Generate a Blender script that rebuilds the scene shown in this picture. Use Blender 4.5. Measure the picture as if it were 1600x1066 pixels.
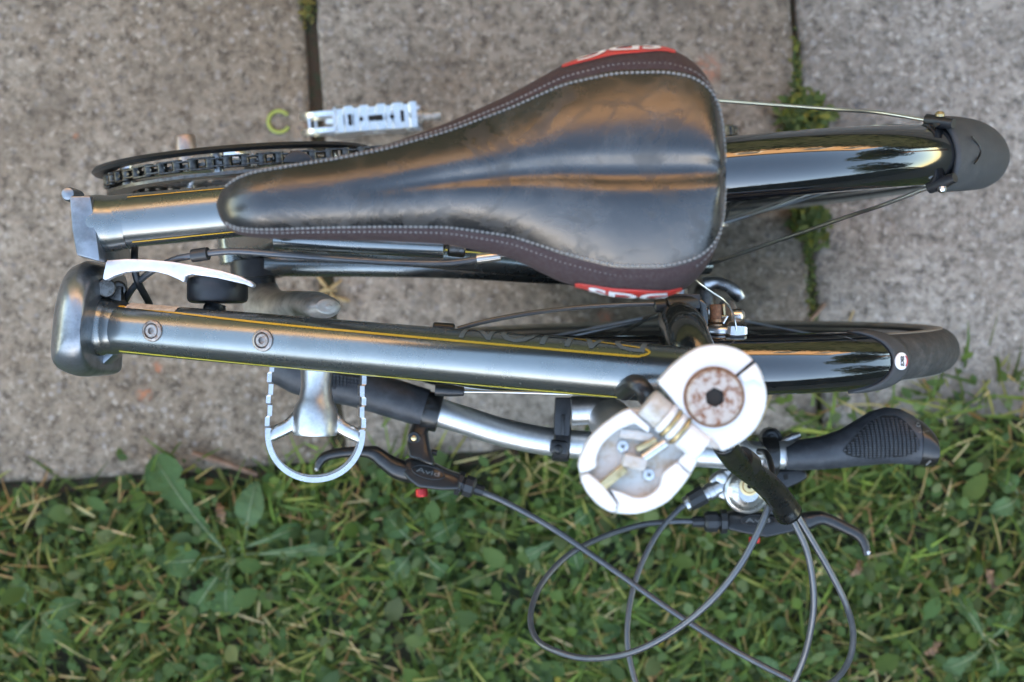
import bpy, bmesh, math, random
import numpy as np
from mathutils import Vector, Matrix, Euler
random.seed(4); RNG = np.random.default_rng(7)
for o in list(bpy.data.objects): bpy.data.objects.remove(o, do_unlink=True)
SC = bpy.context.scene; COL = SC.collection
rad = math.radians; PI = math.pi

# ------------------------------------------------------------------ camera, sky, sun, exposure
H, F = 1.45, 2222.2                       # camera height (m), focal length in photo pixels (50 mm on full frame)
cam = bpy.data.cameras.new('camera'); cam.lens = 50; cam.sensor_width = 36
cam.clip_start = 0.02; cam.clip_end = 2000
cam.dof.use_dof = True; cam.dof.focus_distance = 0.98; cam.dof.aperture_fstop = 5.8
cam_o = bpy.data.objects.new('camera', cam); COL.objects.link(cam_o)
cam_o.location = (0, 0, H); cam_o.rotation_euler = (0, 0, 0); SC.camera = cam_o
SUN_EL, SUN_AZ = 18, 196                  # azimuth clockwise from +Y: the sun stands low behind the added hedging (-Y)
W = bpy.data.worlds.new('World'); SC.world = W; W.use_nodes = True
nt = W.node_tree; bg = nt.nodes['Background']
sky = nt.nodes.new('ShaderNodeTexSky'); sky.sky_type = 'NISHITA'; sky.sun_disc = False
sky.sun_elevation = rad(SUN_EL); sky.sun_rotation = rad(SUN_AZ); sky.air_density = 1.0; sky.dust_density = .4; sky.ozone_density = 1.0
nt.links.new(sky.outputs[0], bg.inputs[0]); bg.inputs[1].default_value = 0.15
sl = bpy.data.lights.new('sun', 'SUN'); sl.energy = 4.0; sl.angle = rad(0.5); sl.color = (1, .80, .58)
so = bpy.data.objects.new('sun', sl); COL.objects.link(so)
sd = Vector((math.sin(rad(SUN_AZ)) * math.cos(rad(SUN_EL)), math.cos(rad(SUN_AZ)) * math.cos(rad(SUN_EL)), math.sin(rad(SUN_EL))))
so.rotation_euler = sd.to_track_quat('Z', 'Y').to_euler(); so.location = (0, -3, 6)
vs = SC.view_settings; vs.view_transform = 'Standard'; vs.look = 'None'; vs.gamma = 1; vs.use_curve_mapping = False
vs.exposure = 3.25
vs.use_white_balance = True; vs.white_balance_temperature = 7600; vs.white_balance_tint = 10

def P(px, py, z):
    k = (H - z) / F
    return Vector(((px - 800) * k, (533 - py) * k, z))

# ------------------------------------------------------------------ materials
MATS = {}
def mat(name, col, rough=.5, metal=0., coat=0., noise=None, bump=None, spec=.5, aniso=0, trans=0, attr=None, coat_rough=.05, sss=0):
    """noise=(scale, other colour, amount low, high, detail); bump=(scale, strength, distance)"""
    m = bpy.data.materials.new(name); m.use_nodes = True; n = m.node_tree.nodes; l = m.node_tree.links
    b = n['Principled BSDF']
    b.inputs['Base Color'].default_value = (*col, 1); b.inputs['Roughness'].default_value = rough
    b.inputs['Metallic'].default_value = metal; b.inputs['Coat Weight'].default_value = coat
    b.inputs['Coat Roughness'].default_value = coat_rough
    b.inputs['Specular IOR Level'].default_value = spec; b.inputs['Anisotropic'].default_value = aniso
    b.inputs['Transmission Weight'].default_value = trans
    tc = n.new('ShaderNodeTexCoord')
    if noise:
        t = n.new('ShaderNodeTexNoise'); t.inputs['Scale'].default_value = noise[0]; t.inputs['Detail'].default_value = noise[4] if len(noise) > 4 else 6
        t.inputs['Roughness'].default_value = .65
        l.new(tc.outputs['Object'], t.inputs['Vector'])
        r = n.new('ShaderNodeMapRange'); r.inputs[1].default_value = noise[2]; r.inputs[2].default_value = noise[3]
        l.new(t.outputs[0], r.inputs[0])
        mx = n.new('ShaderNodeMix'); mx.data_type = 'RGBA'; mx.inputs[6].default_value = (*col, 1); mx.inputs[7].default_value = (*noise[1], 1)
        l.new(r.outputs[0], mx.inputs[0]); l.new(mx.outputs[2], b.inputs['Base Color'])
        rr = n.new('ShaderNodeMapRange'); rr.inputs[3].default_value = rough * .85; rr.inputs[4].default_value = min(1, rough * 1.35 + .03)
        l.new(t.outputs[0], rr.inputs[0]); l.new(rr.outputs[0], b.inputs['Roughness'])
    if bump:
        t2 = n.new('ShaderNodeTexNoise'); t2.inputs['Scale'].default_value = bump[0]; t2.inputs['Detail'].default_value = 5
        l.new(tc.outputs['Object'], t2.inputs['Vector'])
        bp = n.new('ShaderNodeBump'); bp.inputs['Strength'].default_value = bump[1]; bp.inputs['Distance'].default_value = bump[2]
        l.new(t2.outputs[0], bp.inputs['Height']); l.new(bp.outputs[0], b.inputs['Normal'])
    if attr:
        a = n.new('ShaderNodeAttribute'); a.attribute_name = attr; l.new(a.outputs['Color'], b.inputs['Base Color'])
    MATS[name] = m
    return m
PAINT = mat('green_grey_metallic_paint', (.20, .215, .215), .23, .9, .3, (35, (.17, .184, .182), .45, .7), (140, .03, .001))
CASTP = mat('hinge_casting_paint', (.24, .255, .275), .30, .85, .3, (45, (.15, .16, .17), .45, .62), (70, .15, .003))
FORKP = mat('dark_fork_paint', (.035, .038, .036), .22, .6, .7, (200, (.06, .06, .055), .5, .7))
GLOSS = mat('gloss_black_mudguard', (.006, .0065, .008), .05, 0, 1, (60, (.012, .012, .013), .5, .75), spec=.7, coat_rough=.03)
PLAST = mat('black_plastic', (.010, .010, .011), .36, 0, 0, (150, (.018, .018, .02), .4, .7))
RUBBER = mat('matt_rubber', (.035, .036, .038), .6, 0, 0, (90, (.06, .06, .06), .45, .75), (400, .25, .0006))
GRIPM = mat('grey_black_grip_rubber', (.026, .028, .033), .42, 0, 0, (120, (.05, .054, .06), .4, .7), (900, .15, .0004))
TYRE = mat('worn_tyre_rubber', (.03, .029, .028), .68, 0, 0, (70, (.075, .07, .065), .48, .7), (160, .6, .0015))
WALL = mat('tyre_sidewall', (.30, .275, .235), .6, 0, 0, (60, (.2, .18, .15), .45, .7))
ALLOY = mat('brushed_alloy', (.62, .61, .60), .33, 1, 0, (300, (.5, .5, .5), .4, .7), (500, .06, .0005))
CHROME = mat('polished_alloy', (.66, .645, .63), .25, 1, 0, (220, (.50, .50, .50), .45, .75), (260, .10, .001))
CRANKM = mat('dull_grey_alloy', (.46, .445, .42), .42, .75, 0, (70, (.22, .215, .2), .42, .7), (150, .1, .001))
STEEL = mat('dark_steel', (.16, .15, .14), .35, 1, 0, (300, (.08, .07, .06), .45, .65))
WHITE = mat('white_enamel', (.60, .60, .60), .32, 0, .3, (70, (.42, .34, .26), .60, .82, 8), (200, .08, .001))
RECESS = mat('grubby_white_enamel', (.44, .425, .40), .42, .15, .1, (85, (.30, .22, .14), .48, .72, 8), (160, .25, .001))
RUST = mat('rusty_plated_steel', (.42, .37, .33), .55, .45, 0, (230, (.20, .085, .045), .46, .62, 8), (300, .4, .0008))
RUSTD = mat('rusted_steel', (.15, .075, .045), .75, .2, 0, (400, (.27, .15, .09), .45, .65), (500, .5, .001))
BRASS = mat('yellowed_zinc', (.52, .42, .24), .35, .9, 0, (150, (.3, .22, .1), .45, .7))
BRASS2 = mat('brass', (.75, .55, .28), .28, 1)
LEATHER = mat('worn_black_leather', (.010, .0105, .012), .27, 0, .12, (30, (.030, .029, .029), .52, .66), (30, .13, .006), spec=.7, coat_rough=.2)
_l = LEATHER.node_tree; _lb = _l.nodes['Principled BSDF']
_t = _l.nodes.new('ShaderNodeTexNoise'); _t.inputs['Scale'].default_value = 24; _t.inputs['Detail'].default_value = 9; _t.inputs['Roughness'].default_value = .7; _t.inputs['Distortion'].default_value = .6
_tc = [x for x in _l.nodes if x.type == 'TEX_COORD'][0]; _l.links.new(_tc.outputs['Object'], _t.inputs['Vector'])
_r = _l.nodes.new('ShaderNodeMapRange'); _r.inputs[1].default_value = .55; _r.inputs[2].default_value = .61; _r.inputs[3].default_value = .27; _r.inputs[4].default_value = .50
_l.links.new(_t.outputs[0], _r.inputs[0]); _l.links.new(_r.outputs[0], _lb.inputs['Roughness'])
_v = _l.nodes.new('ShaderNodeTexVoronoi'); _v.feature = 'DISTANCE_TO_EDGE'; _v.inputs['Scale'].default_value = 26
_w = _l.nodes.new('ShaderNodeVectorMath'); _w.operation = 'MULTIPLY_ADD'; _l.links.new(_t.outputs['Color'], _w.inputs[0]); _w.inputs[1].default_value = (.05, .05, .05); _l.links.new(_tc.outputs['Object'], _w.inputs[2]); _l.links.new(_w.outputs[0], _v.inputs['Vector'])
_m = _l.nodes.new('ShaderNodeMapRange'); _m.inputs[2].default_value = .035; _l.links.new(_v.outputs[0], _m.inputs[0])
_b2 = _l.nodes.new('ShaderNodeBump'); _b2.inputs['Strength'].default_value = .14; _b2.inputs['Distance'].default_value = .0006; _l.links.new(_m.outputs[0], _b2.inputs['Height'])
_b1 = [x for x in _l.nodes if x.type == 'BUMP' and x != _b2][0]; _l.links.new(_b1.outputs[0], _b2.inputs['Normal']); _l.links.new(_b2.outputs[0], _lb.inputs['Normal'])
FABRIC = mat('dark_brown_fabric', (.032, .013, .013), .85, 0, 0, (500, (.05, .033, .033), .4, .65), (900, .4, .0008))
THREAD = mat('grey_thread', (.20, .20, .195), .8)
RED = mat('red_vinyl', (.52, .03, .022), .35, 0, 0, (80, (.42, .05, .04), .4, .7))
LETTER = mat('white_print', (.75, .73, .74), .5)
LETTERG = mat('grey_print', (.15, .15, .145), .3)
GOLD = mat('gold_pinstripe', (.62, .33, .035), .35, 0, .3)
GOLDY = mat('yellow_pinstripe', (.50, .41, .06), .35, 0, .3)
HOUSING = mat('grey_cable_housing', (.075, .077, .083), .28, .35, .3, (60, (.10, .10, .10), .45, .65))
HOUSINGB = mat('black_cable_housing', (.02, .02, .02), .35)
INNER = mat('bare_cable_steel', (.55, .55, .54), .3, 1)
CHAINM = mat('oily_chain_steel', (.10, .092, .085), .3, 1, 0, (250, (.03, .028, .025), .45, .65))
LEVERM = mat('worn_black_anodised', (.012, .0115, .011), .27, 0, .15, (120, (.026, .021, .018), .5, .75))
STICK = mat('beige_sticker', (.50, .40, .31), .7, 0, 0, (200, (.36, .27, .2), .45, .65))
LIME = mat('lime_plastic', (.30, .32, .06), .45)
HOLE = mat('hole_and_gap_shade', (.01, .009, .008), .9)  # near-black colour standing in for shade inside holes, slots and gaps
REDP = mat('red_anodised', (.45, .03, .03), .3, .6)

# ------------------------------------------------------------------ geometry helpers
def catmull(pts, n):
    pts = [Vector(p) for p in pts]
    if n <= 1 or len(pts) < 3: return pts
    out = []
    for i in range(len(pts) - 1):
        p0 = pts[i - 1] if i else pts[0] * 2 - pts[1]
        p1, p2 = pts[i], pts[i + 1]
        p3 = pts[i + 2] if i + 2 < len(pts) else pts[-1] * 2 - pts[-2]
        for k in range(n):
            t = k / n
            out.append(.5 * ((2 * p1) + (p2 - p0) * t + (2 * p0 - 5 * p1 + 4 * p2 - p3) * t * t + (3 * p1 - p0 - 3 * p2 + p3) * t ** 3))
    out.append(pts[-1])
    return out
def lerp_list(v, n):
    if not isinstance(v, (list, tuple)): return None
    out = []
    for i in range(len(v) - 1):
        for k in range(n):
            t = k / n; t = t * t * (3 - 2 * t); out.append(v[i] * (1 - t) + v[i + 1] * t)
    out.append(v[-1]); return out

class G:
    def __init__(s): s.v = []; s.f = []
    def tube(s, pts, r, seg=14, n=6, caps=True, flat=None, up=None):
        c = catmull(pts, n); n = n if len(pts) >= 3 and n > 1 else 1
        rr = lerp_list(r, n) or [r] * len(c)
        ff = lerp_list(flat, n) or [flat or 1] * len(c)
        prev = Vector(up) if up else None; b = len(s.v); m = len(c)
        for i, p in enumerate(c):
            t = (c[min(i + 1, m - 1)] - c[max(i - 1, 0)]).normalized()
            if prev is None: prev = Vector((0, 0, 1)) if abs(t.z) < .9 else Vector((0, 1, 0))
            u = (prev - t * prev.dot(t)).normalized(); w = t.cross(u); prev = u
            for k in range(seg):
                a = 2 * PI * k / seg
                s.v.append(p + (w * math.cos(a) + u * math.sin(a) * ff[i]) * rr[i])
        for i in range(m - 1):
            for k in range(seg):
                k2 = (k + 1) % seg
                s.f.append((b + i * seg + k, b + i * seg + k2, b + (i + 1) * seg + k2, b + (i + 1) * seg + k))
        if caps:
            s.f.append(tuple(b + k for k in range(seg))[::-1]); s.f.append(tuple(b + (m - 1) * seg + k for k in range(seg)))
        return s
    def lathe(s, o, axis, prof, seg=28, closed=False):
        """prof: list of (radius, height along axis)"""
        o = Vector(o); t = Vector(axis).normalized()
        u = t.orthogonal().normalized(); w = t.cross(u); b = len(s.v); m = len(prof)
        for r, h in prof:
            for k in range(seg):
                a = 2 * PI * k / seg; s.v.append(o + t * h + (u * math.cos(a) + w * math.sin(a)) * max(r, 1e-5))
        for i in range(m if closed else m - 1):
            j = (i + 1) % m
            for k in range(seg):
                k2 = (k + 1) % seg
                s.f.append((b + i * seg + k, b + i * seg + k2, b + j * seg + k2, b + j * seg + k))
        if not closed:
            if prof[0][0] > 1e-4: s.f.append(tuple(b + k for k in range(seg))[::-1])
            if prof[-1][0] > 1e-4: s.f.append(tuple(b + (m - 1) * seg + k for k in range(seg)))
        return s
    def cyl(s, a, b, r, seg=20, ch=.0):
        a, b = Vector(a), Vector(b); L = (b - a).length
        ch = min(ch, L * .4, r * .5)
        pr = [(r - ch, 0), (r, ch), (r, L - ch), (r - ch, L)] if ch else [(r, 0), (r, L)]
        return s.lathe(a, b - a, pr, seg)
    def tilt(s, slope):
        c = sum(v.y for v in s.v) / len(s.v)
        for v in s.v: v.z += slope * (v.y - c)
        return s
    def prism(s, outline, z0, z1):
        """outline: list of (px, py) photo pixels at height z1, extruded down to z0 (same world xy)"""
        pts = [P(x, y, z1) for x, y in outline]; return s.prism_w([(p.x, p.y) for p in pts], z0, z1)
    def prism_w(s, xy, z0, z1):
        b = len(s.v); n = len(xy)
        for x, y in xy: s.v.append(Vector((x, y, z0)))
        for x, y in xy: s.v.append(Vector((x, y, z1)))
        s.f.append(tuple(range(b, b + n))[::-1]); s.f.append(tuple(range(b + n, b + 2 * n)))
        for i in range(n):
            j = (i + 1) % n; s.f.append((b + i, b + j, b + n + j, b + n + i))
        return s
    def box(s, c, size, M=None):
        b = len(s.v); c = Vector(c)
        for dx in (-.5, .5):
            for dy in (-.5, .5):
                for dz in (-.5, .5):
                    q = Vector((dx * size[0], dy * size[1], dz * size[2]))
                    s.v.append(c + (M @ q if M else q))
        for q in ((0, 1, 3, 2), (4, 6, 7, 5), (0, 4, 5, 1), (2, 3, 7, 6), (0, 2, 6, 4), (1, 5, 7, 3)): s.f.append(tuple(b + i for i in q))
        return s
    def grid(s, fn, nu, nv, closeu=False):
        b = len(s.v)
        for i in range(nu):
            for j in range(nv): s.v.append(Vector(fn(i, j)))
        for i in range(nu - (0 if closeu else 1)):
            for j in range(nv - 1):
                i2 = (i + 1) % nu
                s.f.append((b + i * nv + j, b + i2 * nv + j, b + i2 * nv + j + 1, b + i * nv + j + 1))
        return s
    def build(s, name, m, parent=None, bevel=0, seg=2, origin=None, recalc=True, sharp=38, solid=0, kind=None):
        me = bpy.data.meshes.new(name)
        o0 = Vector(origin) if origin is not None else Vector((0, 0, 0))
        bm = bmesh.new()
        vs_ = [bm.verts.new(v - o0) for v in s.v]
        for f in s.f:
            try: bm.faces.new([vs_[i] for i in f])
            except ValueError: pass
        bmesh.ops.remove_doubles(bm, verts=bm.verts, dist=1e-6)
        if recalc: bmesh.ops.recalc_face_normals(bm, faces=bm.faces)
        if bevel:
            es = [e for e in bm.edges if len(e.link_faces) == 2 and e.calc_face_angle(0) > rad(35)]
            bmesh.ops.bevel(bm, geom=es, offset=bevel, segments=seg, profile=.5, affect='EDGES', clamp_overlap=True)
        bm.to_mesh(me); bm.free()
        for p in me.polygons: p.use_smooth = True
        me.set_sharp_from_angle(angle=rad(sharp))
        o = bpy.data.objects.new(name, me); COL.objects.link(o); me.materials.append(m)
        o.location = o0
        if parent is not None:
            o.parent = parent
            if parent.type == 'EMPTY' or origin is not None: o.location = o0 - world_loc(parent)
        if solid:
            md = o.modifiers.new('thickness', 'SOLIDIFY'); md.thickness = solid; md.offset = 0
        if kind: o['kind'] = kind
        return o
def world_loc(o):
    p = Vector(o.location)
    while o.parent: o = o.parent; p += o.location
    return p
def empty(name, loc, label, cat, group=None):
    o = bpy.data.objects.new(name, None); COL.objects.link(o); o.location = loc; o.empty_display_size = .05
    return tag(o, label, cat, group)
def tag(o, label, cat, group=None):
    o['label'] = label; o['category'] = cat
    if group: o['group'] = group
    return o
def struct(o): o['kind'] = 'structure'; return o
def zp(region, scale):
    """zoomed picture coordinates -> photo pixels"""
    return lambda x, y: (region[0] + x / scale, region[1] + y / scale)
def interp(x, xs, ys): return float(np.interp(x, xs, ys))
def text_geo(string, size, bold=0.0):
    cu = bpy.data.curves.new('txt', 'FONT'); cu.body = string; cu.size = size; cu.align_x = 'CENTER'; cu.align_y = 'CENTER'; cu.offset = bold; cu.resolution_u = 3
    o = bpy.data.objects.new('txt', cu); COL.objects.link(o)
    dg = bpy.context.evaluated_depsgraph_get(); me = bpy.data.meshes.new_from_object(o.evaluated_get(dg))
    bm = bmesh.new(); bm.from_mesh(me); bmesh.ops.triangulate(bm, faces=bm.faces)
    for _ in range(4):
        es = [e for e in bm.edges if e.calc_length() > size * .12]
        if not es: break
        bmesh.ops.subdivide_edges(bm, edges=es, cuts=1); bmesh.ops.triangulate(bm, faces=bm.faces)
    vs_ = [v.co.copy() for v in bm.verts]; bm.verts.index_update(); fs = [tuple(v.index for v in f.verts) for f in bm.faces]
    bm.free(); bpy.data.objects.remove(o); bpy.data.curves.remove(cu); bpy.data.meshes.remove(me)
    return vs_, fs
def text_on(string, size, fn, name, m, parent, bold=0.0):
    v, f = text_geo(string, size, bold); g = G(); g.v = [Vector(fn(p.x, p.y)) for p in v]; g.f = f
    return g.build(name, m, parent, recalc=False, sharp=80)

# ------------------------------------------------------------------ ground, paving, lawn
def ground_material():
    m = mat('soil_and_turf', (.035, .045, .018), .95, 0, 0, (9, (.045, .03, .016), .45, .6), (60, .6, .01)); return m
ground = G().grid(lambda i, j: (-150 + 15 * i, -150 + 15 * j, -.022), 21, 21).build('ground', ground_material()); struct(ground)

def slab_material():
    m = bpy.data.materials.new('weathered_concrete'); m.use_nodes = True; n = m.node_tree.nodes; l = m.node_tree.links; b = n['Principled BSDF']
    geo = n.new('ShaderNodeNewGeometry'); oi = n.new('ShaderNodeObjectInfo')
    def noise(scale, detail=5, rough=.6):
        t = n.new('ShaderNodeTexNoise'); t.inputs['Scale'].default_value = scale; t.inputs['Detail'].default_value = detail; t.inputs['Roughness'].default_value = rough
        l.new(geo.outputs['Position'], t.inputs['Vector']); return t.outputs[0]
    def ramp(src, a, c):
        r = n.new('ShaderNodeMapRange'); r.inputs[1].default_value = a; r.inputs[2].default_value = c; l.new(src, r.inputs[0]); return r.outputs[0]
    def mix(fac, c1, c2, mode='MIX'):
        x = n.new('ShaderNodeMix'); x.data_type = 'RGBA'; x.blend_type = mode
        if hasattr(fac, 'links') or hasattr(fac, 'is_linked'): l.new(fac, x.inputs[0])
        else: x.inputs[0].default_value = fac
        for s_, c in ((6, c1), (7, c2)):
            if isinstance(c, tuple): x.inputs[s_].default_value = (*c, 1)
            else: l.new(c, x.inputs[s_])
        return x.outputs[2]
    base = mix(ramp(noise(4, 6, .7), .38, .62), (.225, .165, .113), (.345, .275, .207))
    fine = mix(ramp(noise(80, 6, .8), .44, .63), base, (.080, .058, .040))
    grit = mix(ramp(noise(120, 4, .7), .55, .70), fine, (.47, .385, .30))
    vo = n.new('ShaderNodeTexVoronoi'); vo.inputs['Scale'].default_value = 130; l.new(geo.outputs['Position'], vo.inputs['Vector'])
    st = n.new('ShaderNodeSeparateColor'); l.new(vo.outputs['Color'], st.inputs[0])
    stones = n.new('ShaderNodeMath'); stones.operation = 'MULTIPLY'
    l.new(ramp(st.outputs[0], .80, .84), stones.inputs[0]); l.new(ramp(vo.outputs['Distance'], .50, .25), stones.inputs[1])
    stc = mix(st.outputs[1], (.16, .13, .11), (.36, .30, .245))
    c = mix(stones.outputs[0], grit, stc)
    c = mix(ramp(noise(9, 6, .7), .54, .74), c, (.115, .088, .064))
    c = mix(ramp(noise(3.2, 5, .65), .55, .75), c, (.155, .116, .082))
    # brick-red rub marks
    def spot(px, py, r, col, c):
        p = P(px, py, 0); d = n.new('ShaderNodeVectorMath'); d.operation = 'DISTANCE'; l.new(geo.outputs['Position'], d.inputs[0]); d.inputs[1].default_value = p
        k = n.new('ShaderNodeMath'); k.operation = 'MULTIPLY'; l.new(ramp(d.outputs[1], r, r * .3), k.inputs[0]); l.new(ramp(noise(160, 3), .42, .6), k.inputs[1])
        return mix(k.outputs[0], c, col)
    for px, py, r in ((1106, 108, .018), (245, 575, .008), (225, 615, .010), (118, 212, .004), (945, 500, .012)): c = spot(px, py, r, (.45, .17, .09), c)
    for px, py, r in ((1302, 378, .016), (1385, 395, .007), (1340, 165, .010), (192, 122, .006), (350, 195, .006)): c = spot(px, py, r, (.10, .09, .085), c)
    hv = n.new('ShaderNodeHueSaturation'); l.new(c, hv.inputs['Color'])
    at = n.new('ShaderNodeAttribute'); at.attribute_type = 'OBJECT'; at.attribute_name = 'tone'
    l.new(at.outputs['Fac'], hv.inputs['Value'])
    at2 = n.new('ShaderNodeAttribute'); at2.attribute_type = 'OBJECT'; at2.attribute_name = 'warmth'; l.new(at2.outputs['Fac'], hv.inputs['Saturation'])
    l.new(hv.outputs[0], b.inputs['Base Color']); b.inputs['Roughness'].default_value = .9
    ad = n.new('ShaderNodeMath'); ad.operation = 'ADD'; l.new(noise(220, 4, .7), ad.inputs[0]); l.new(noise(45, 3), ad.inputs[1])
    bp = n.new('ShaderNodeBump'); bp.inputs['Strength'].default_value = .7; bp.inputs['Distance'].default_value = .003
    l.new(ad.outputs[0], bp.inputs['Height']); l.new(bp.outputs[0], b.inputs['Normal'])
    return m
SLABM = slab_material()
SX = Vector((1, .066)).normalized(); SY = Vector((-SX.y, SX.x))        # slab axes on the ground
J0 = P(487, 90, 0).xy                                                  # a point of the left joint
EDGE0 = P(800, 708, 0).xy                                              # a point of the lawn edge
def S(u, v):                                                           # slab coordinates: u along the row from the left joint, v up from the lawn edge
    k = (EDGE0 - J0).dot(SY); q = J0 + SX * u + SY * (k + v); return q
bed = G()
c4 = [S(-2.5, -.01), S(3.5, -.01), S(3.5, 2.45), S(-2.5, 2.45)]
bed.prism_w([(p.x, p.y) for p in c4], -.05, -.011)
paving = struct(bed.build('paving', mat('joint_soil', (.048, .027, .013), .95, 0, 0, (120, (.03, .035, .014), .45, .6), (200, .7, .004))))
PW, PL = .494, .60
for r in range(4):
    for cidx in range(-4, 6):
        g = G(); w, h = .0048 + (.003 if cidx in (-1, 0) else 0), .005
        u0, u1 = cidx * PW + (.0075 if cidx == 0 else .0035), (cidx + 1) * PW - (.0065 if cidx == -1 else .003)
        v0, v1 = r * PL + .003, (r + 1) * PL - .004
        N = 24; out = []
        rr = random.Random(r * 50 + cidx)
        def side(a, b_):
            for k in range(N):
                t = k / N; p = a.lerp(b_, t); out.append((p.x + rr.uniform(-.0013, .0013), p.y + rr.uniform(-.0013, .0013)))
        q = [S(u0, v0), S(u1, v0), S(u1, v1), S(u0, v1)]
        for k in range(4): side(q[k], q[(k + 1) % 4])
        b = len(g.v); n_ = len(out); cx, cy = sum(p[0] for p in out) / n_, sum(p[1] for p in out) / n_
        top = rr.uniform(-.0012, .0012) if r or cidx else 0
        for z, sh in ((-.048, 0), (-.006 + top, 0), (-.002 + top, .002), (top, .006)):
            for x, y in out:
                dx, dy = x - cx, y - cy; L = max(abs(dx), abs(dy)); s_ = 1 - sh / L * rr.uniform(.7, 1.3); g.v.append(Vector((cx + dx * s_, cy + dy * s_, z)))
        for k in range(3):
            for i in range(n_):
                j = (i + 1) % n_; g.f.append((b + k * n_ + i, b + k * n_ + j, b + (k + 1) * n_ + j, b + (k + 1) * n_ + i))
        g.f.append(tuple(b + 3 * n_ + i for i in range(n_)))
        o = g.build('slab', SLABM, paving, sharp=60)
        o['warmth'] = .72 if cidx == 1 else (.9 if cidx == 0 else 1.05)
        o['tone'] = 1.12 if cidx == 1 else (1.0 if cidx == 0 else (.96 if cidx == -1 else rr.uniform(.92, 1.1)))

# ------------------------------------------------------------------ the folded bicycle
bike = empty('folding_bicycle', (0, 0, 0), 'folded grey-green folding bicycle standing on paving slabs at the lawn edge', 'bicycle')
ang = rad(5.5); RD = Vector((math.cos(ang), math.sin(ang))); RN = Vector((-RD.y, RD.x))
RA = Vector((.163, .1205)); RW = .228; BBA = -.387
LEAN = .042                                # the bike leans: its feet stand a little towards the far side
def R(a, s, z): q = RA + RD * a + RN * s; return Vector((q.x, q.y + (.47 - z) * LEAN, z))
def R0(a, s, z): q = RA + RD * a + RN * s; return Vector((q.x, q.y, z))
FA = Vector((.146, -.0175)); fang = rad(.8); FD = Vector((math.cos(fang), math.sin(fang))); FN = Vector((-FD.y, FD.x))
def FR(a, s, z): q = FA + FD * a + FN * s; return Vector((q.x, q.y + (.47 - z) * LEAN, z))

def tube_frame(A, B):
    A, B = Vector(A), Vector(B); e = (B - A).normalized(); u = (Vector((0, 0, 1)) - e * e.z).normalized(); w = u.cross(e)  # w points to +Y for e along +X
    return A, B, e, u, w
def tube_pt(fr, r, t, a):
    A, B, e, u, w = fr; return A.lerp(B, t) + (u * math.cos(a) + w * math.sin(a)) * r
def stripe(fr, r, path, width, name, m, parent, n=10):
    """path: (t, angle) control points; a flat line wrapped on the tube"""
    c = catmull([Vector((t * (fr[1] - fr[0]).length, a * r, 0)) for t, a in path], n); L = (fr[1] - fr[0]).length
    g = G(); b = 0
    for i, p in enumerate(c):
        t = (c[min(i + 1, len(c) - 1)] - c[max(i - 1, 0)]).normalized(); nrm = Vector((-t.y, t.x, 0)) * width / 2
        for q in (p + nrm, p - nrm): g.v.append(tube_pt(fr, r + .0003, q.x / L, q.y / r))
    for i in range(len(c) - 1): g.f.append((2 * i, 2 * i + 1, 2 * i + 3, 2 * i + 2))
    return g.build(name, m, parent, recalc=False, sharp=80)

SCREWM = mat('dull_plated_screw', (.34, .31, .29), .42, .7, 0, (260, (.20, .12, .085), .5, .66), (300, .3, .0008))
# --- front half of the frame
A = P(172, 511, .438); B = P(1075, 588, .562); FFR = tube_frame(A, B); TR = .0182
front_frame = G().tube([A, A.lerp(B, .33), A.lerp(B, .66), B], TR, 40, 8).build('front_frame_tube', PAINT, bike)
def tl(px):                                 # place along the tube that is seen at this photo column
    lo, hi = 0., 1.
    for _ in range(30):
        m_ = (lo + hi) / 2; q = A.lerp(B, m_); lo, hi = (m_, hi) if 800 + q.x * F / (H - q.z - TR) < px else (lo, m_)
    return lo
al = rad
stripe(FFR, TR, [(.03, al(56)), (.12, al(50)), (.3, al(40)), (.5, al(36)), (.75, al(33)), (.91, al(32)), (.935, al(35)), (.945, al(44)), (.935, al(54)), (.91, al(60)), (.86, al(68)), (.80, al(80))], .0017, 'pinstripe', GOLD, front_frame)
stripe(FFR, TR, [(.035, al(-62)), (.3, al(-68)), (.6, al(-70)), (.9, al(-66))], .0020, 'pinstripe', GOLDY, front_frame)
def on_front(t0, a0):
    L = (B - A).length
    return lambda x, y: tube_pt(FFR, TR + .00035, t0 - x / L, a0 - y / TR)
# the maker's name along the side, readable from that side
text_on('DAHON', .034, on_front(.79, al(84)), 'lettering', LETTERG, front_frame, .0001)
text_on('folding', .005, on_front(.845, al(40)), 'lettering', LETTER, front_frame) if False else None
for px, py in ((250, 520), (423, 538)):
    t = tl(px); c = tube_pt(FFR, TR, t, 0); up = FFR[3]
    sc = G().lathe(c - up * .001, up, [(.0076, 0), (.0074, .0022), (.0062, .003), (.0056, .0031), (.0052, .0014), (.0050, .0012), (.0048, .0024), (.0042, .0030), (.0024, .0031), (.0022, .001), (0, .001)], 28).build('frame_screw', SCREWM, front_frame)
# worn serial sticker on the tube shoulder
g = G(); g.grid(lambda i, j: tube_pt(FFR, TR + .0005 + random.uniform(0, .0002), tl(196 + 5.2 * i), al(50 + 4.5 * j)), 16, 7); g.build('serial_sticker', STICK, front_frame, recalc=False)
# flared weld to the hinge
G().tube([P(146, 509, .434), P(160, 510, .437), P(176, 511, .4385), P(200, 513.5, .4415)], [.0225, .0212, .0195, .0182], 36, 6).build('weld_collar', PAINT, front_frame)
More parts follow.
